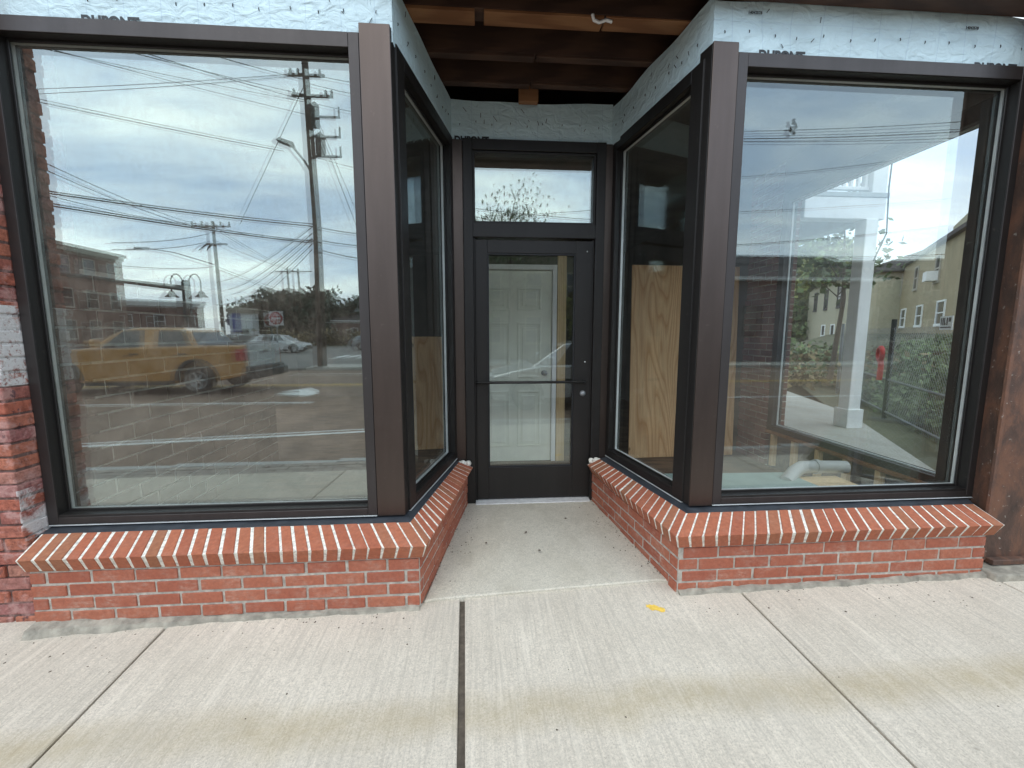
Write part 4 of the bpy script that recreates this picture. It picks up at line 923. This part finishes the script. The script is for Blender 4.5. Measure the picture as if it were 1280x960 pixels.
for a in (5.5, 8.0): opening(t, P3(a, .3), .8, 1.8, d_, n_, 'whitepaint')
m = MB(); m.loft([Vector(P3(-.4, 5.8)) + n_ * .4, Vector(P3(-.4, 7.4)) - n_ * 4, Vector(P3(-.4, 5.8)) - n_ * 8.4], [Vector(P3(13.2, 5.8)) + n_ * .4, Vector(P3(13.2, 7.4)) - n_ * 4, Vector(P3(13.2, 5.8)) - n_ * 8.4]); obj('roof', m, 'slate', t)
# ------------------------------------------------------------------ trees
def tree(name, label, x, y, z0, h, r, n, leaf, mat, seed, group=None, trunk=.35, tr=.12, squash=1., cat='tree', ntip=26):
    q = random.Random(seed); t = thing(name, label, cat, (x, y, z0), group)
    m = MB(); base_ = Vector((x, y, z0)); top = base_ + Vector((q.uniform(-.1, .1) * r, q.uniform(-.1, .1) * r, h * .8))
    m.tube([base_, base_.lerp(top, .5) + Vector((q.uniform(-.1, .1), q.uniform(-.1, .1), 0)), top], [tr, tr * .7, tr * .2], 7)
    tips = []
    for k in range(ntip):
        f = q.uniform(trunk, 1.); a = q.uniform(0, 6.28); s = base_.lerp(top, min(.95, f))
        rr_ = r * (1 - abs(f - .6) * .9) * q.uniform(.55, 1.1)
        e = s + Vector((math.cos(a) * rr_, math.sin(a) * rr_, (q.uniform(.0, .45) * h * .35) * squash))
        mid = s.lerp(e, .5) + Vector((0, 0, .06 * h * q.uniform(-.3, 1)))
        m.tube([s, mid, e], [tr * .26, tr * .13, tr * .04], 5, False); tips += [e, mid, mid.lerp(e, .5)]
    obj('trunk', m, 'bark', t)
    c = MB()
    for k in range(n):
        p = q.choice(tips); w = r * .20
        leafquad(c, p + Vector((q.gauss(0, w), q.gauss(0, w), q.gauss(0, w * .8))), leaf * q.uniform(.6, 1.3), q)
    obj('crown', c, mat, t, fix=False); return t
gr = 'dark trees beyond the parking lot'
for i, (x, y, h, r) in enumerate(((-34.5, -64, 6.5, 3.4), (-31, -61, 9.0, 3.6), (-27.5, -63, 8.6, 3.8), (-24, -62, 8.2, 3.4), (-20.5, -66, 7.4, 3.6), (-37.5, -70, 5.4, 3.0))):
    tree('evergreen_tree', ('low dark evergreen beside the white annex', 'tallest dark evergreen behind the do not enter sign', 'wide dark evergreen right of the tallest one', 'dark evergreen behind the twin far poles', 'dark evergreen above the rust coloured building', 'smallest far evergreen by the low brick shop')[i], x, y, -.1, h, r, 2200, .40, 'leafB', 40 + i, gr, .15, .3)
hb = MB(); r_ = random.Random(77)
for _ in range(2500): leafquad(hb, Vector((r_.uniform(-26, -10), r_.uniform(-50, -48.5), r_.uniform(0, 1.9) * (.8 + .3 * math.sin(_)))), r_.uniform(.12, .28), r_)
o = obj('far_hedge', hb, 'brush', None, fix=False); o['kind'] = 'stuff'; tag(o, 'brown and green brush along the far edge of the parking lot', 'brush')
tree('street_tree', 'sparse young tree with thin leafy branches across the road from the door', 1.3, -13.2, -.1, 8.5, 2.3, 2000, .075, 'leafA', 5, None, .4, .09, ntip=44)
tree('street_tree', 'bushy green tree beside the tan gabled house', -1.6, -16.5, -.1, 5.6, 2.2, 2200, .16, 'leafA', 6, None, .3, .14)
tree('street_tree', 'yellow green tree right of the gabled house across the road', 6.6, -16.8, -.1, 5.8, 1.9, 2200, .16, 'leafC', 16, None, .3, .14)
tree('street_tree', 'dense dark green tree beside the dark row house across the road', 25.5, -20.5, -.1, 5.2, 2.4, 2200, .2, 'leafB', 61, None, .25, .16)
tree('yard_tree', 'yellow green tree behind the beige house roof', 38.5, 45.5, 0, 12.5, 5.2, 4000, .30, 'leafC', 21, None, .25, .25)
tree('yard_tree', 'light green tree beside the brick pier and porch', 38.0, 50, 0, 12.5, 5.0, 4000, .32, 'leafA', 22, None, .25, .2)
tree('yard_tree', 'low bushy green tree between the brick pier and the beige house', 33.0, 43.5, -.2, 5.2, 3.6, 2600, .34, 'leafA', 71, None, .1, .2)
tree('yard_tree', 'green tree with drooping leaves right of the balcony', 8.0, 9.0, .3, 4.6, .95, 900, .075, 'leafA', 23, None, .5, .06, ntip=18)

# ------------------------------------------------------------------ utility poles, lamps, wires
t = thing('utility_pole', 'tall wooden utility pole with equipment rack and lamp arm beside the road', 'utility pole', (-7.27, -15, -.1))
obj('pole', MB().tube([(-7.24, -15, -.1), (-7.14, -15, 6), (-7.29, -15, 12.9)], [.21, .18, .13], 12), 'pole', t)
m = MB()
for z in (8.95, 9.75, 10.55): m.box(-7.1, -5.95, -15.04, -14.96, z, z + .07); m.box(-6.02, -5.96, -15.03, -14.97, z, z + .45)
obj('equipment_rack', m, 'blackmetal', t)
m = MB(); m.lathe((-6.82, -15, 9.05), (0, 0, 1), [(0, 0), (0, .2), (.75, .2), (.85, .1), (.95, 0)], 12); m.lathe((-6.98, -15, 10.15), (0, 0, 1), [(0, 0), (0, .17), (.9, .17), (1.0, .05), (1.05, 0)], 12); obj('equipment_cabinet', m, 'blackmetal', t, .02)
m = MB(); m.box(-8.0, -6.5, -15.05, -14.95, 12.15, 12.25); m.box(-7.9, -6.2, -15.05, -14.95, 11.35, 11.45)
obj('cross_arm', m, 'pole', t)
m = MB()
for x, z in ((-7.9, 12.25), (-7.6, 12.25), (-6.7, 12.25), (-7.8, 11.45), (-6.5, 11.45), (-6.25, 11.45)): m.lathe((x, -15, z), (0, 0, 1), [(0, .03), (.05, .07), (.1, .04), (.14, .07), (.2, .03), (.22, 0)], 8)
obj('insulators', m, 'insulator', t)
obj('lamp_arm', MB().tube([(-7.2, -15, 8.2), (-7.5, -14.9, 8.75), (-7.9, -14.8, 9.25)], .045, 8), 'greymetal', t)
m = MB(); m.loft([(-7.82, -14.9, 9.2), (-7.82, -14.65, 9.2), (-7.86, -14.72, 9.42), (-7.86, -14.84, 9.42)], [(-8.5, -14.92, 9.44), (-8.5, -14.6, 9.44), (-8.42, -14.7, 9.6), (-8.42, -14.82, 9.6)]); obj('lamp_head', m, 'blackmetal', t)
t = thing('utility_pole', 'distant wooden utility pole with two cross arms behind the pickup', 'utility pole', (-25.6, -39, 0))
obj('pole', MB().tube([(-25.4, -39, -.1), (-25.6, -39, 12.1)], [.2, .13], 10), 'pole', t)
obj('cross_arm', MB().box(-27.6, -24.0, -39.06, -38.94, 11.55, 11.7).box(-26.4, -24.4, -39.06, -38.94, 9.9, 10.05), 'pole', t)
m = MB()
for x in (-27.5, -26.6, -24.9, -24.1): m.lathe((x, -39, 11.7), (0, 0, 1), [(0, .04), (.1, .11), (.2, .06), (.3, .11), (.4, 0)], 8)
obj('insulators', m, 'insulator', t)
m = MB()
for a in range(7): m.tube([(-26.3 + .12 * a, -38.9, 9.9), (-26.9 + .25 * a, -38.7, 9.3 + .25 * (a % 3))], .05, 5)
obj('cutouts', m, 'blackmetal', t)
obj('lamp_arm', MB().tube([(-25.6, -38.9, 8.0), (-28.5, -37.8, 8.9), (-30.4, -37.2, 9.15)], .06, 6), 'greymetal', t); obj('lamp_head', MB().box(-31.5, -30.3, -37.35, -37.0, 9.05, 9.25), 'greymetal', t, .04)
for i, x in enumerate((-28.1, -26.6)):
    t = thing('utility_pole', ('far twin pole, the one nearer the pickup side' , 'far twin pole, the one nearer the tall pole')[i], 'utility pole', (x, -60, 0), 'far twin poles')
    obj('pole', MB().tube([(x + .3, -60, -.1), (x, -60, 10.8)], .15, 8), 'pole', t); obj('cross_arm', MB().box(x - 1.7, x + 1.9, -60.05, -59.95, 10.3 + .04 * i, 10.45 + .04 * i), 'pole', t)
t = thing('signal_mast', 'black traffic signal mast with long arm and twin bell lamps', 'signal mast', (-20.7, -27, 0))
obj('mast', MB().tube([(-20.7, -27, -.1), (-20.7, -27, 5.0)], [.30, .26], 14).lathe((-20.7, -27, 4.98), (0, 0, 1), [(0, .27), (.12, .2), (.16, 0)], 14).lathe((-20.7, -27, -.1), (0, 0, 1), [(0, .5), (.5, .48), (.7, .34), (.9, .3)], 14), 'blackmetal', t)
obj('arm', MB().tube([(-20.7, -27, 4.55), (-26, -27, 5.15), (-33, -27, 5.9)], [.20, .15, .09], 10), 'blackmetal', t)
for s in (-1, 1):
    pts = [(-20.7 + s * (.15 + .75 * (1 - math.cos(a * .36)) * .62), -27, 4.6 + .95 * math.sin(a * .36)) for a in range(8)]
    gq = obj('gooseneck', MB().tube(pts + [(pts[-1][0], -27, 4.35)], .045, 8), 'blackmetal', t)
    obj('bell_lamp', MB().lathe((pts[-1][0], -27, 3.95), (0, 0, 1), [(0, .42), (.03, .40), (.14, .25), (.32, .19), (.42, .08), (.46, 0)], 16), 'blackmetal', gq)
t = thing('road_sign', 'red and white do not enter sign on a post across the road', 'road sign', (-12.4, -22, 0))
obj('post', MB().box(-12.43, -12.37, -22.05, -22.0, -.1, 2.8), 'greymetal', t)
obj('panel', MB().box(-12.82, -11.98, -21.998, -21.985, 1.88, 2.74), 'signwhite', t)
m = MB(); m.lathe((-12.4, -21.984, 2.31), (0, 1, 0), [(0, .385), (.006, .385), (.006, 0)], 36); dsc = obj('disc', m, 'signred', t)
obj('white_bar', MB().box(-12.68, -12.12, -21.977, -21.972, 2.24, 2.37), 'signwhite', t)
RM = Matrix.Rotation(R(180), 3, 'Z') @ RX
text('lettering', 'DO NOT', .16, (-12.14, -21.974, 2.44), RM, 'signwhite', t, .02, .95); text('lettering', 'ENTER', .16, (-12.16, -21.974, 2.06), RM, 'signwhite', t, .02, .95)
t = thing('twin_lamp_post', 'slim grey twin headed lamp post by the far lot', 'lamp post', (-11.2, -40, 0))
obj('post', MB().tube([(-11.2, -40, -.1), (-11.2, -40, 4.2)], .07, 8), 'greymetal', t)
for s in (-1, 1): obj('lamp', MB().tube([(-11.2, -40, 4.1), (-11.2 + s * .3, -40, 4.7), (-11.2 + s * .8, -40, 4.7), (-11.2 + s * 1.0, -40, 4.2)], .05, 6).lathe((-11.2 + s * 1.0, -40, 3.8), (0, 0, 1), [(0, .3), (.2, .2), (.4, 0)], 10), 'greymetal', t)
obj('sign_panel', MB().box(-11.9, -10.6, -39.9, -39.85, 1.4, 3.0), 'signwhite', t)

W = '''-12.45,-9,5.61,-7.29,-15,6.16,b -12.46,-9,5.55,-7.29,-15,6.06,b -12.49,-9,5.28,-7.33,-15,5.42,b -12.69,-9.2,5.27,-7.33,-15,5.35,b -12.47,-9,8.04,-8.35,-15,9.24,t -12.48,-9,7.96,-8.35,-15,9.15,t -10.83,-8,8.7,-7.41,-15,11.16,t -10.36,-8,8.61,-7.37,-15,10.66,t -8.87,-8,8.73,-7.39,-15,11.45,t -8.58,-8,8.73,-7.4,-15,11.23,t -22.48,-20,13.88,-7.34,-15,12.29,t -22.32,-20,13.66,-7.35,-15,12.2,t -8.19,-10,9.95,-7.29,-15,12.02,t -15.23,-12,7.35,-25.83,-39,11.61,d -15.13,-12,7.06,-25.56,-39,11.32,d -17.06,-14,6.83,-25.81,-39,11.83,d -7.37,-15,11.79,-14.09,-22,7.79,g -7.09,-15,6.03,-4.28,-11,5.03,b -7.12,-15,5.49,-4.3,-11,4.62,b -7.14,-15,5.08,-4.32,-11,4.18,b -7.14,-15,8.96,-4.19,-11,7.14,t -7.18,-15,12.27,-4.07,-11,9.89,t -7.2,-15,11.89,-4.09,-11,9.52,t -6.92,-15,11.09,-4.11,-11,8.96,t -7.0,-15,10.76,-6.72,-20,7.85,g -6.95,-15,10.45,-6.75,-20,7.0,g -7.36,-15,6.03,-28.85,-45,7.12,f -7.38,-15,5.76,-28.07,-45,6.26,f -7.39,-15,5.55,-27.68,-45,5.74,f -7.4,-15,5.31,-26.87,-45,5.22,f -7.42,-15,5.07,-26.04,-45,4.87,f -25.46,-39,11.62,-27.63,-60,10.77,d -25.48,-39,11.39,-27.65,-60,10.54,d -25.56,-39,10.35,-27.31,-60,10.55,d -25.54,-39,7.87,-23.25,-50,6.42,d -25.56,-39,7.65,-23.26,-50,6.13,d -21.41,-22,5.37,-25.77,-39,7.87,d -21.27,-22,6.63,-25.96,-39,10.94,d -21.32,-22,6.23,-26.02,-39,10.2,d -25.91,-39,4.2,-31.58,-60,7.08,d -25.44,-39,11.84,-7.33,-15,5.48,d 7.43,-8,7.47,14.67,-8,7.93,s 7.44,-8,7.34,14.7,-8,7.72,s 7.44,-8,7.27,14.71,-8,7.65,s 7.45,-8,7.19,14.74,-8,7.47,s 8.11,-9,6.48,12.06,-9,6.89,s 8.78,-10,5.8,17.05,-10,6.36,s 11.17,-14,5.46,21.88,-14,6.52,h 11.8,-15,5.16,23.24,-15,5.43,h 11.82,-15,4.83,23.28,-15,5.12,h -0.21,-8,5.64,3.68,-8,5.33,s 1.84,-10,6.0,4.18,-10,6.17,s'''
LBL = {'b': ('thick black cable bundle strung to the middle of the tall utility pole', .022, 1.5, .0), 't': ('thin wire running to the top of the tall utility pole', .011, 1.5, 0.), 'd': ('thin wire running to the distant two arm utility pole', .022, 1., 0.),
       'g': ('straight guy wire slanting down from the tall utility pole', .014, 1., 0.), 'f': ('wire fanning down from the tall pole toward the far trees', .02, 1., 0.), 's': ('thin wire strung along the near side of the road opposite the door', .011, 1.35, 0.), 'h': ('black cable strung low in front of the pale house', .022, 1.3, 0.)}
for w in W.split():
    *v, k = w.split(','); v = list(map(float, v)); a, b = Vector(v[:3]), Vector(v[3:]); lab, r, ext, _ = LBL[k]
    dv = b - a
    if k in 'bt' and a.x > -7.6: b = b + dv * (ext)
    elif k in 'bt': a = a - dv * (ext - 1)
    elif k in 'sh': a, b = a - dv * (ext - 1) * (2 if k == 's' else 1), b + dv * (ext - 1)
    L = (b - a).length; sag = .012 * L if k not in 'g' else 0.
    pts = [a.lerp(b, i / 14) - Vector((0, 0, sag * (4 * (i / 14) * (1 - i / 14)))) * (1 if k in 'bdfsh' else .5) for i in range(15)]
    o = obj('overhead_wire', MB().tube(pts, r * random.uniform(.85, 1.15), 5, False), 'wire', None, fix=False); tag(o, lab, 'wire', {'b': 'cable bundles at the tall pole', 't': 'thin wires to the tall pole', 'd': 'wires to the distant pole', 'g': 'guy wires', 'f': 'wires fanning to the far trees', 's': 'street wires opposite the door', 'h': 'cables before the pale house'}[k])
m = MB()
for x, z in ((9.33, 7.64), (9.40, 7.52), (9.28, 7.42), (9.36, 7.34)): m.lathe((x, -8, z), (0, 0, 1), [(-.08, 0), (-.06, .04), (-.02, .06), (.03, .03), (.07, .05), (.1, 0)], 8)
o = obj('wire_spacer', m, 'blackmetal'); tag(o, 'black cluster of spacers clipped to the street wires', 'wire spacer')

# ------------------------------------------------------------------ vehicles (built at the origin: front at x=0, ground z=0)
def wheel(parent, x, y, r, w, side):
    p = MB(); ax = (0, side, 0)
    p.lathe((x, y, r), ax, [(-w, r * .62), (-w, r * .92), (-w * .85, r), (-w * .12, r), (0, r * .93), (0, r * .66), (-.02, r * .62)], 28); t = obj('wheel', p, 'tyre', parent)
    q = MB(); q.lathe((x, y, r), ax, [(-.06, 0), (-.06, r * .63), (-.012, r * .64), (-.008, r * .58), (-.03, r * .55)], 24)
    for k in range(6):
        a = k * math.pi / 3; u = Vector((math.cos(a), 0, math.sin(a))); s = Vector((-math.sin(a), 0, math.cos(a))); c = Vector((x, y - side * .03, r)); e = Vector((0, side * .022, 0))
        q.loft([c + u * r * .1 - s * r * .09, c + u * r * .58 - s * r * .06, c + u * r * .58 + s * r * .06, c + u * r * .1 + s * r * .09], [c + u * r * .1 - s * r * .08 + e, c + u * r * .58 - s * r * .05 + e, c + u * r * .58 + s * r * .05 + e, c + u * r * .1 + s * r * .08 + e])
    q.lathe((x, y, r), ax, [(-.03, r * .16), (-.004, r * .14), (0, 0)], 14)
    obj('rim', q, 'rim', t)
def vehicle(name, label, cat, paint, L, W_, low, top, axles, r, belt, cab, wins, loc, rot, tail='red', arch=None, group=None, handle=True, detail=True):
    """low: (bumper z, rocker z); top: body upper profile from the front; cab: roof profile polygon; wins: (x0b,x1b,x0t,x1t) quads on the cab side."""
    t = thing(name, label, cat, (0, 0, 0), group)
    ar_ = arch or r * 1.2
    def arc(xc): return [(xc - ar_ * math.cos(a), r + ar_ * math.sin(a)) for a in [math.pi * k / 10 for k in range(11)]]
    prof = [(.06, low[0])] + [(axles[0] - ar_, low[1])] + arc(axles[0])[1:-1] + [(axles[0] + ar_, low[1]), (axles[1] - ar_, low[1])] + arc(axles[1])[1:-1] + [(axles[1] + ar_, low[1] + .05), (L - .05, low[0] + .08)] + top[::-1]
    m = MB(); hw = W_ / 2
    core = [(x, z) for x, z in prof]
    m.loft([(x, -hw + .06, z) for x, z in core], [(x, -hw, z * .985 + .01) for x, z in core]); m.loft([(x, hw, z * .985 + .01) for x, z in core], [(x, hw - .06, z) for x, z in core])
    m.loft([(x, hw - .0601, z) for x, z in core], [(x, -hw + .0601, z) for x, z in core])
    body = obj('body', m, paint, t, .03, 2)
    zb_ = min(z for x, z in cab); zt_ = max(z for x, z in cab)
    yw = lambda z: hw - .10 - .20 * (z - zb_) / max(.01, zt_ - zb_)
    m = MB(); m.loft([(x, yw(z), z) for x, z in cab], [(x, -yw(z), z) for x, z in cab]); cb = obj('cab', m, paint, t, .03, 2)
    zlo, zhi = zb_ + .06, zt_ - .08
    for (a, b, c2, d2) in wins:
        for s in (-1, 1):
            m = MB(); e = .006; P = lambda x, z: (x, s * (yw(z) + e), z)
            m.loft([P(a, zlo), P(b, zlo), P(d2, zhi), P(c2, zhi)], [(p[0], p[1] - s * .02, p[2]) for p in (P(a, zlo), P(b, zlo), P(d2, zhi), P(c2, zhi))]); obj('window', m, 'carglass', cb)
    (xa, za), (xb, zb2) = cab[0], cab[1]
    def scr(p, q, nm, off):
        (x0, z0), (x1, z1) = p, q; y0, y1 = yw(z0) - .08, yw(z1) - .08; k = Vector((-(z1 - z0), 0, x1 - x0)).normalized() * off
        f0, f1 = .1, .9; A = Vector((x0 + (x1 - x0) * f0, 0, z0 + (z1 - z0) * f0)) + k; B = Vector((x0 + (x1 - x0) * f1, 0, z0 + (z1 - z0) * f1)) + k
        m = MB(); m.loft([(A.x, -y0, A.z), (A.x, y0, A.z), (B.x, y1, B.z), (B.x, -y1, B.z)], [(A.x - k.x * 2, -y0, A.z - k.z * 2), (A.x - k.x * 2, y0, A.z - k.z * 2), (B.x - k.x * 2, y1, B.z - k.z * 2), (B.x - k.x * 2, -y1, B.z - k.z * 2)]); obj(nm, m, 'carglass', cb)
    scr(cab[0], cab[1], 'windshield', .012); scr(cab[-1], cab[-2], 'rear_window', -.012)
    for xa in axles:
        for s in (-1, 1): wheel(t, xa, s * (hw - .01), r, .24, s)
    for s in (-1, 1):
        if not detail: continue
        m = MB()
        for xa in axles:
            pa = [(xa - (ar_ + .05) * math.cos(a), s * (hw + .004), r + (ar_ + .05) * math.sin(a)) for a in [math.pi * k / 12 for k in range(13)]]; pb2 = [(xa - (ar_ - .02) * math.cos(a), s * (hw + .004), r + (ar_ - .02) * math.sin(a)) for a in [math.pi * k / 12 for k in range(13)]]
            for k in range(12): m.loft([pa[k], pa[k + 1], pb2[k + 1], pb2[k]], [(p[0], p[1] - s * .1, p[2]) for p in (pa[k], pa[k + 1], pb2[k + 1], pb2[k])])
        m.box(axles[0] + ar_ + .05, axles[1] - ar_ - .05, s * hw - .05, s * hw + .012, low[1] - .05, low[1] + .07); obj('wheel_trim', m, 'trim', t)
        zt = top[-2][1]
        obj('tail_light', MB().box(L - .24, L + .01, s * (hw - .10) - .05 if s < 0 else hw - .15, -(hw - .15) if s < 0 else hw + .012, zt - .42, zt - .10), tail, t, .02)
        zf = top[0][1]
        obj('headlight', MB().box(-.005, .42, -hw - .008 if s < 0 else hw - .34, -hw + .34 if s < 0 else hw + .008, zf - .02, zf + .15), 'clearlamp', t, .03)
        xm = cab[0][0] + .35; obj('mirror', MB().box(xm, xm + .16, s * (hw + .1) - .12, s * (hw + .1) + .10, belt + .02, belt + .22), paint, t, .04)
        if handle:
            for (a, b, c2, d2) in wins[:2]: obj('door_handle', MB().box(b - .3, b - .08, s * (hw + .012) - .02, s * (hw + .012) + .02, belt - .20, belt - .155), 'trim', t, .008)
    obj('bumper', MB().box(-.05, .25, -hw + .03, hw - .03, low[0] + .02, low[0] + .24), 'trim', t, .04); obj('bumper', MB().box(L - .2, L + .12, -hw + .05, hw - .05, low[0] + .10, low[0] + .32), 'trim', t, .04)
    obj('grille', MB().box(-.03, .08, -hw * .55, hw * .55, top[0][1] - .22, top[0][1] + .06), 'trim', t, .02)
    t.location = loc; t.rotation_euler = (0, 0, rot); LOCAL.add(t.name)
    return t
ptop = [(.0, .72), (.12, .98), (.6, 1.13), (1.6, 1.22), (4.4, 1.29), (5.62, 1.31), (5.65, .62)]
pcab = [(1.62, 1.18), (2.45, 1.70), (2.95, 1.78), (3.95, 1.77), (4.12, 1.70), (4.40, 1.26)]
pwins = [(2.02, 3.08, 2.52, 3.02), (3.42, 4.28, 3.38, 4.04)]
yt = vehicle('pickup_truck', 'golden yellow pickup truck driving along the road', 'pickup truck', 'pgold', 5.65, 2.04, (.42, .30), ptop, (1.05, 4.42), .375, 1.25, pcab, pwins, (-11.92, -7.98, -.22), 0., arch=.53)
m = MB(); m.box(4.5, 5.55, -.82, .82, 1.29, 1.33); obj('bed_cover', m, 'trim', yt, .02)
m = MB(); m.box(3.2, 3.8, -.5, .5, 1.785, 1.83); obj('roof_rack', m, 'trim', yt, .02)
obj('tailgate', MB().box(5.60, 5.70, -.84, .84, .70, 1.315), 'greypaint', yt, .012)
obj('tailgate_handle', MB().box(5.70, 5.715, -.14, .14, 1.08, 1.16), 'trim', yt, .006)
obj('rear_bumper', MB().box(5.62, 5.88, -.96, .96, .40, .64), 'trim', yt, .03)
ctop = [(.0, .52), (.08, .72), (.5, .82), (1.15, .93), (3.9, .98), (4.15, .95), (4.22, .5)]
ccab = [(.95, .90), (1.75, 1.38), (2.3, 1.47), (3.3, 1.45), (3.75, 1.30), (4.10, .93)]
cw_ = [(1.55, 2.35, 1.92, 2.33), (2.43, 3.3, 2.42, 3.12)]
vehicle('parked_car', 'silver hatchback parked at the kerb opposite the door', 'car', 'psilver', 4.22, 1.75, (.22, .20), ctop, (.82, 3.42), .31, .93, ccab, cw_, (.18, -2.85, -.22), 0.).scale = (.91, 1, 1)
for i, (x, y, a, p) in enumerate(((-14.2, -31, 180, 'pwhite'), (-17.8, -36, 175, 'psilver'), (-22.5, -34, 5, 'pblack'), (-8.0, -37, 178, 'pgrey'), (-27.5, -40, 0, 'pwhite'))):
    vehicle('parked_car', ('white car on the far lot beside the tall utility pole', 'silver car on the far lot behind the tailgate of the pickup', 'black car on the far lot behind the cab of the pickup', 'grey car on the far lot near the twin lamp post', 'white car on the far lot by the distant utility pole')[i], 'car', p, 4.22, 1.75, (.22, .20), ctop, (.82, 3.42), .31, .93, ccab, cw_, (x, y, -.14), R(a), group='cars on the far lot', handle=False)

# ------------------------------------------------------------------ sky, sun, camera
w = bpy.data.worlds.new('World'); S.world = w; w.use_nodes = True
t = NT(w); t.n.clear()
out = t.n.new('ShaderNodeOutputWorld'); bg = t.n.new('ShaderNodeBackground'); bg.inputs['Strength'].default_value = .1
SUN_EL, SUN_AZ = R(48), R(205)
sky = t.n.new('ShaderNodeTexSky'); sky.sky_type = 'NISHITA'; sky.sun_disc = False; sky.sun_elevation = SUN_EL; sky.sun_rotation = SUN_AZ
tc = t.n.new('ShaderNodeTexCoord'); sx = t.n.new('ShaderNodeSeparateXYZ'); t.link(tc.outputs['Generated'], sx.inputs[0])
zc = t.math('ADD', t.math('MAXIMUM', sx.outputs[2], 0.), .16)
cb = t.n.new('ShaderNodeCombineXYZ'); t.link(t.math('DIVIDE', sx.outputs[0], zc), cb.inputs[0]); t.link(t.math('DIVIDE', sx.outputs[1], zc), cb.inputs[1])
mp = t.n.new('ShaderNodeMapping'); mp.inputs['Rotation'].default_value = (0, 0, R(-25)); mp.inputs['Scale'].default_value = (.55, 1.25, 1); t.link(cb.outputs[0], mp.inputs[0])
n1 = t.noise(mp.outputs[0], 1.05, 8, .56, .35); n2 = t.noise(mp.outputs[0], 4.5, 6, .6, .5)
f = t.math('ADD', t.math('MULTIPLY', n1, .8), t.math('MULTIPLY', n2, .2))
cloud = t.mix(t.ramp(f, [(.40, 0.), (.62, 1.)]), (9.6, 12.2, 16.2), (22.0, 23.6, 23.6))
# heavier, duller cloud toward +x; lighter strip near the horizon
k = t.ramp(t.math('MULTIPLY_ADD', sx.outputs[0], .5, .5), [(.15, 1.5), (.40, 1.15), (.75, 1.3), (1., 1.3)])
cloud = t.mix(1., cloud, k, 'MULTIPLY')
cloud = t.mix(1., cloud, t.ramp(t.math('MULTIPLY_ADD', sx.outputs[1], .5, .5), [(.45, 1.), (.62, .56)]), 'MULTIPLY')
# a flat blue grey layer low in the sky
band = t.math('MULTIPLY', t.ramp(t.math('ADD', sx.outputs[2], t.math('MULTIPLY_ADD', n2, .10, -.05)), [(.10, 0.), (.17, 1.), (.27, 1.), (.40, 0.)]), t.ramp(n1, [(.40, .85), (.66, .25)]))
cloud = t.mix(t.math('MULTIPLY', band, .55), cloud, (10.5, 13.6, 18.4))
cloud = t.mix(t.ramp(sx.outputs[2], [(.0, .75), (.14, .0)]), cloud, (21, 20.8, 20.0))
fin = t.mix(.93, sky.outputs[0], cloud); t.link(fin, bg.inputs[0]); t.link(bg.outputs[0], out.inputs[0])

ld = bpy.data.lights.new('sun', 'SUN'); ld.energy = .7; ld.angle = R(25); ld.color = (1, .93, .83)
lo = bpy.data.objects.new('sun', ld); COL.objects.link(lo)
# sun direction for the sky node: rotation measured from +y toward +x
sd_ = Vector((math.sin(SUN_AZ) * math.cos(SUN_EL), math.cos(SUN_AZ) * math.cos(SUN_EL), math.sin(SUN_EL)))
lo.rotation_euler = sd_.to_track_quat('Z', 'Y').to_euler(); lo.location = (0, -5, 12)

cd = bpy.data.cameras.new('camera'); cd.sensor_width = 36; cd.lens = 522 / 1280 * 36; cd.clip_start = .05; cd.clip_end = 1500
co = bpy.data.objects.new('camera', cd); COL.objects.link(co); co.location = (0, 0, 1.385)
co.rotation_euler = (R(90 - 6.87), 0, R(-4.2)); S.camera = co
S.view_settings.view_transform = 'Standard'; S.view_settings.look = 'None'; S.view_settings.exposure = 0; S.view_settings.gamma = 1
S.cycles.use_denoising = True; S.cycles.denoiser = 'OPENIMAGEDENOISE'
S.cycles.transparent_max_bounces = 24; S.cycles.max_bounces = 10; S.cycles.glossy_bounces = 6; S.cycles.diffuse_bounces = 4
S.cycles.sample_clamp_indirect = 6; S.cycles.caustics_reflective = False; S.cycles.caustics_refractive = False
S.render.film_transparent = False
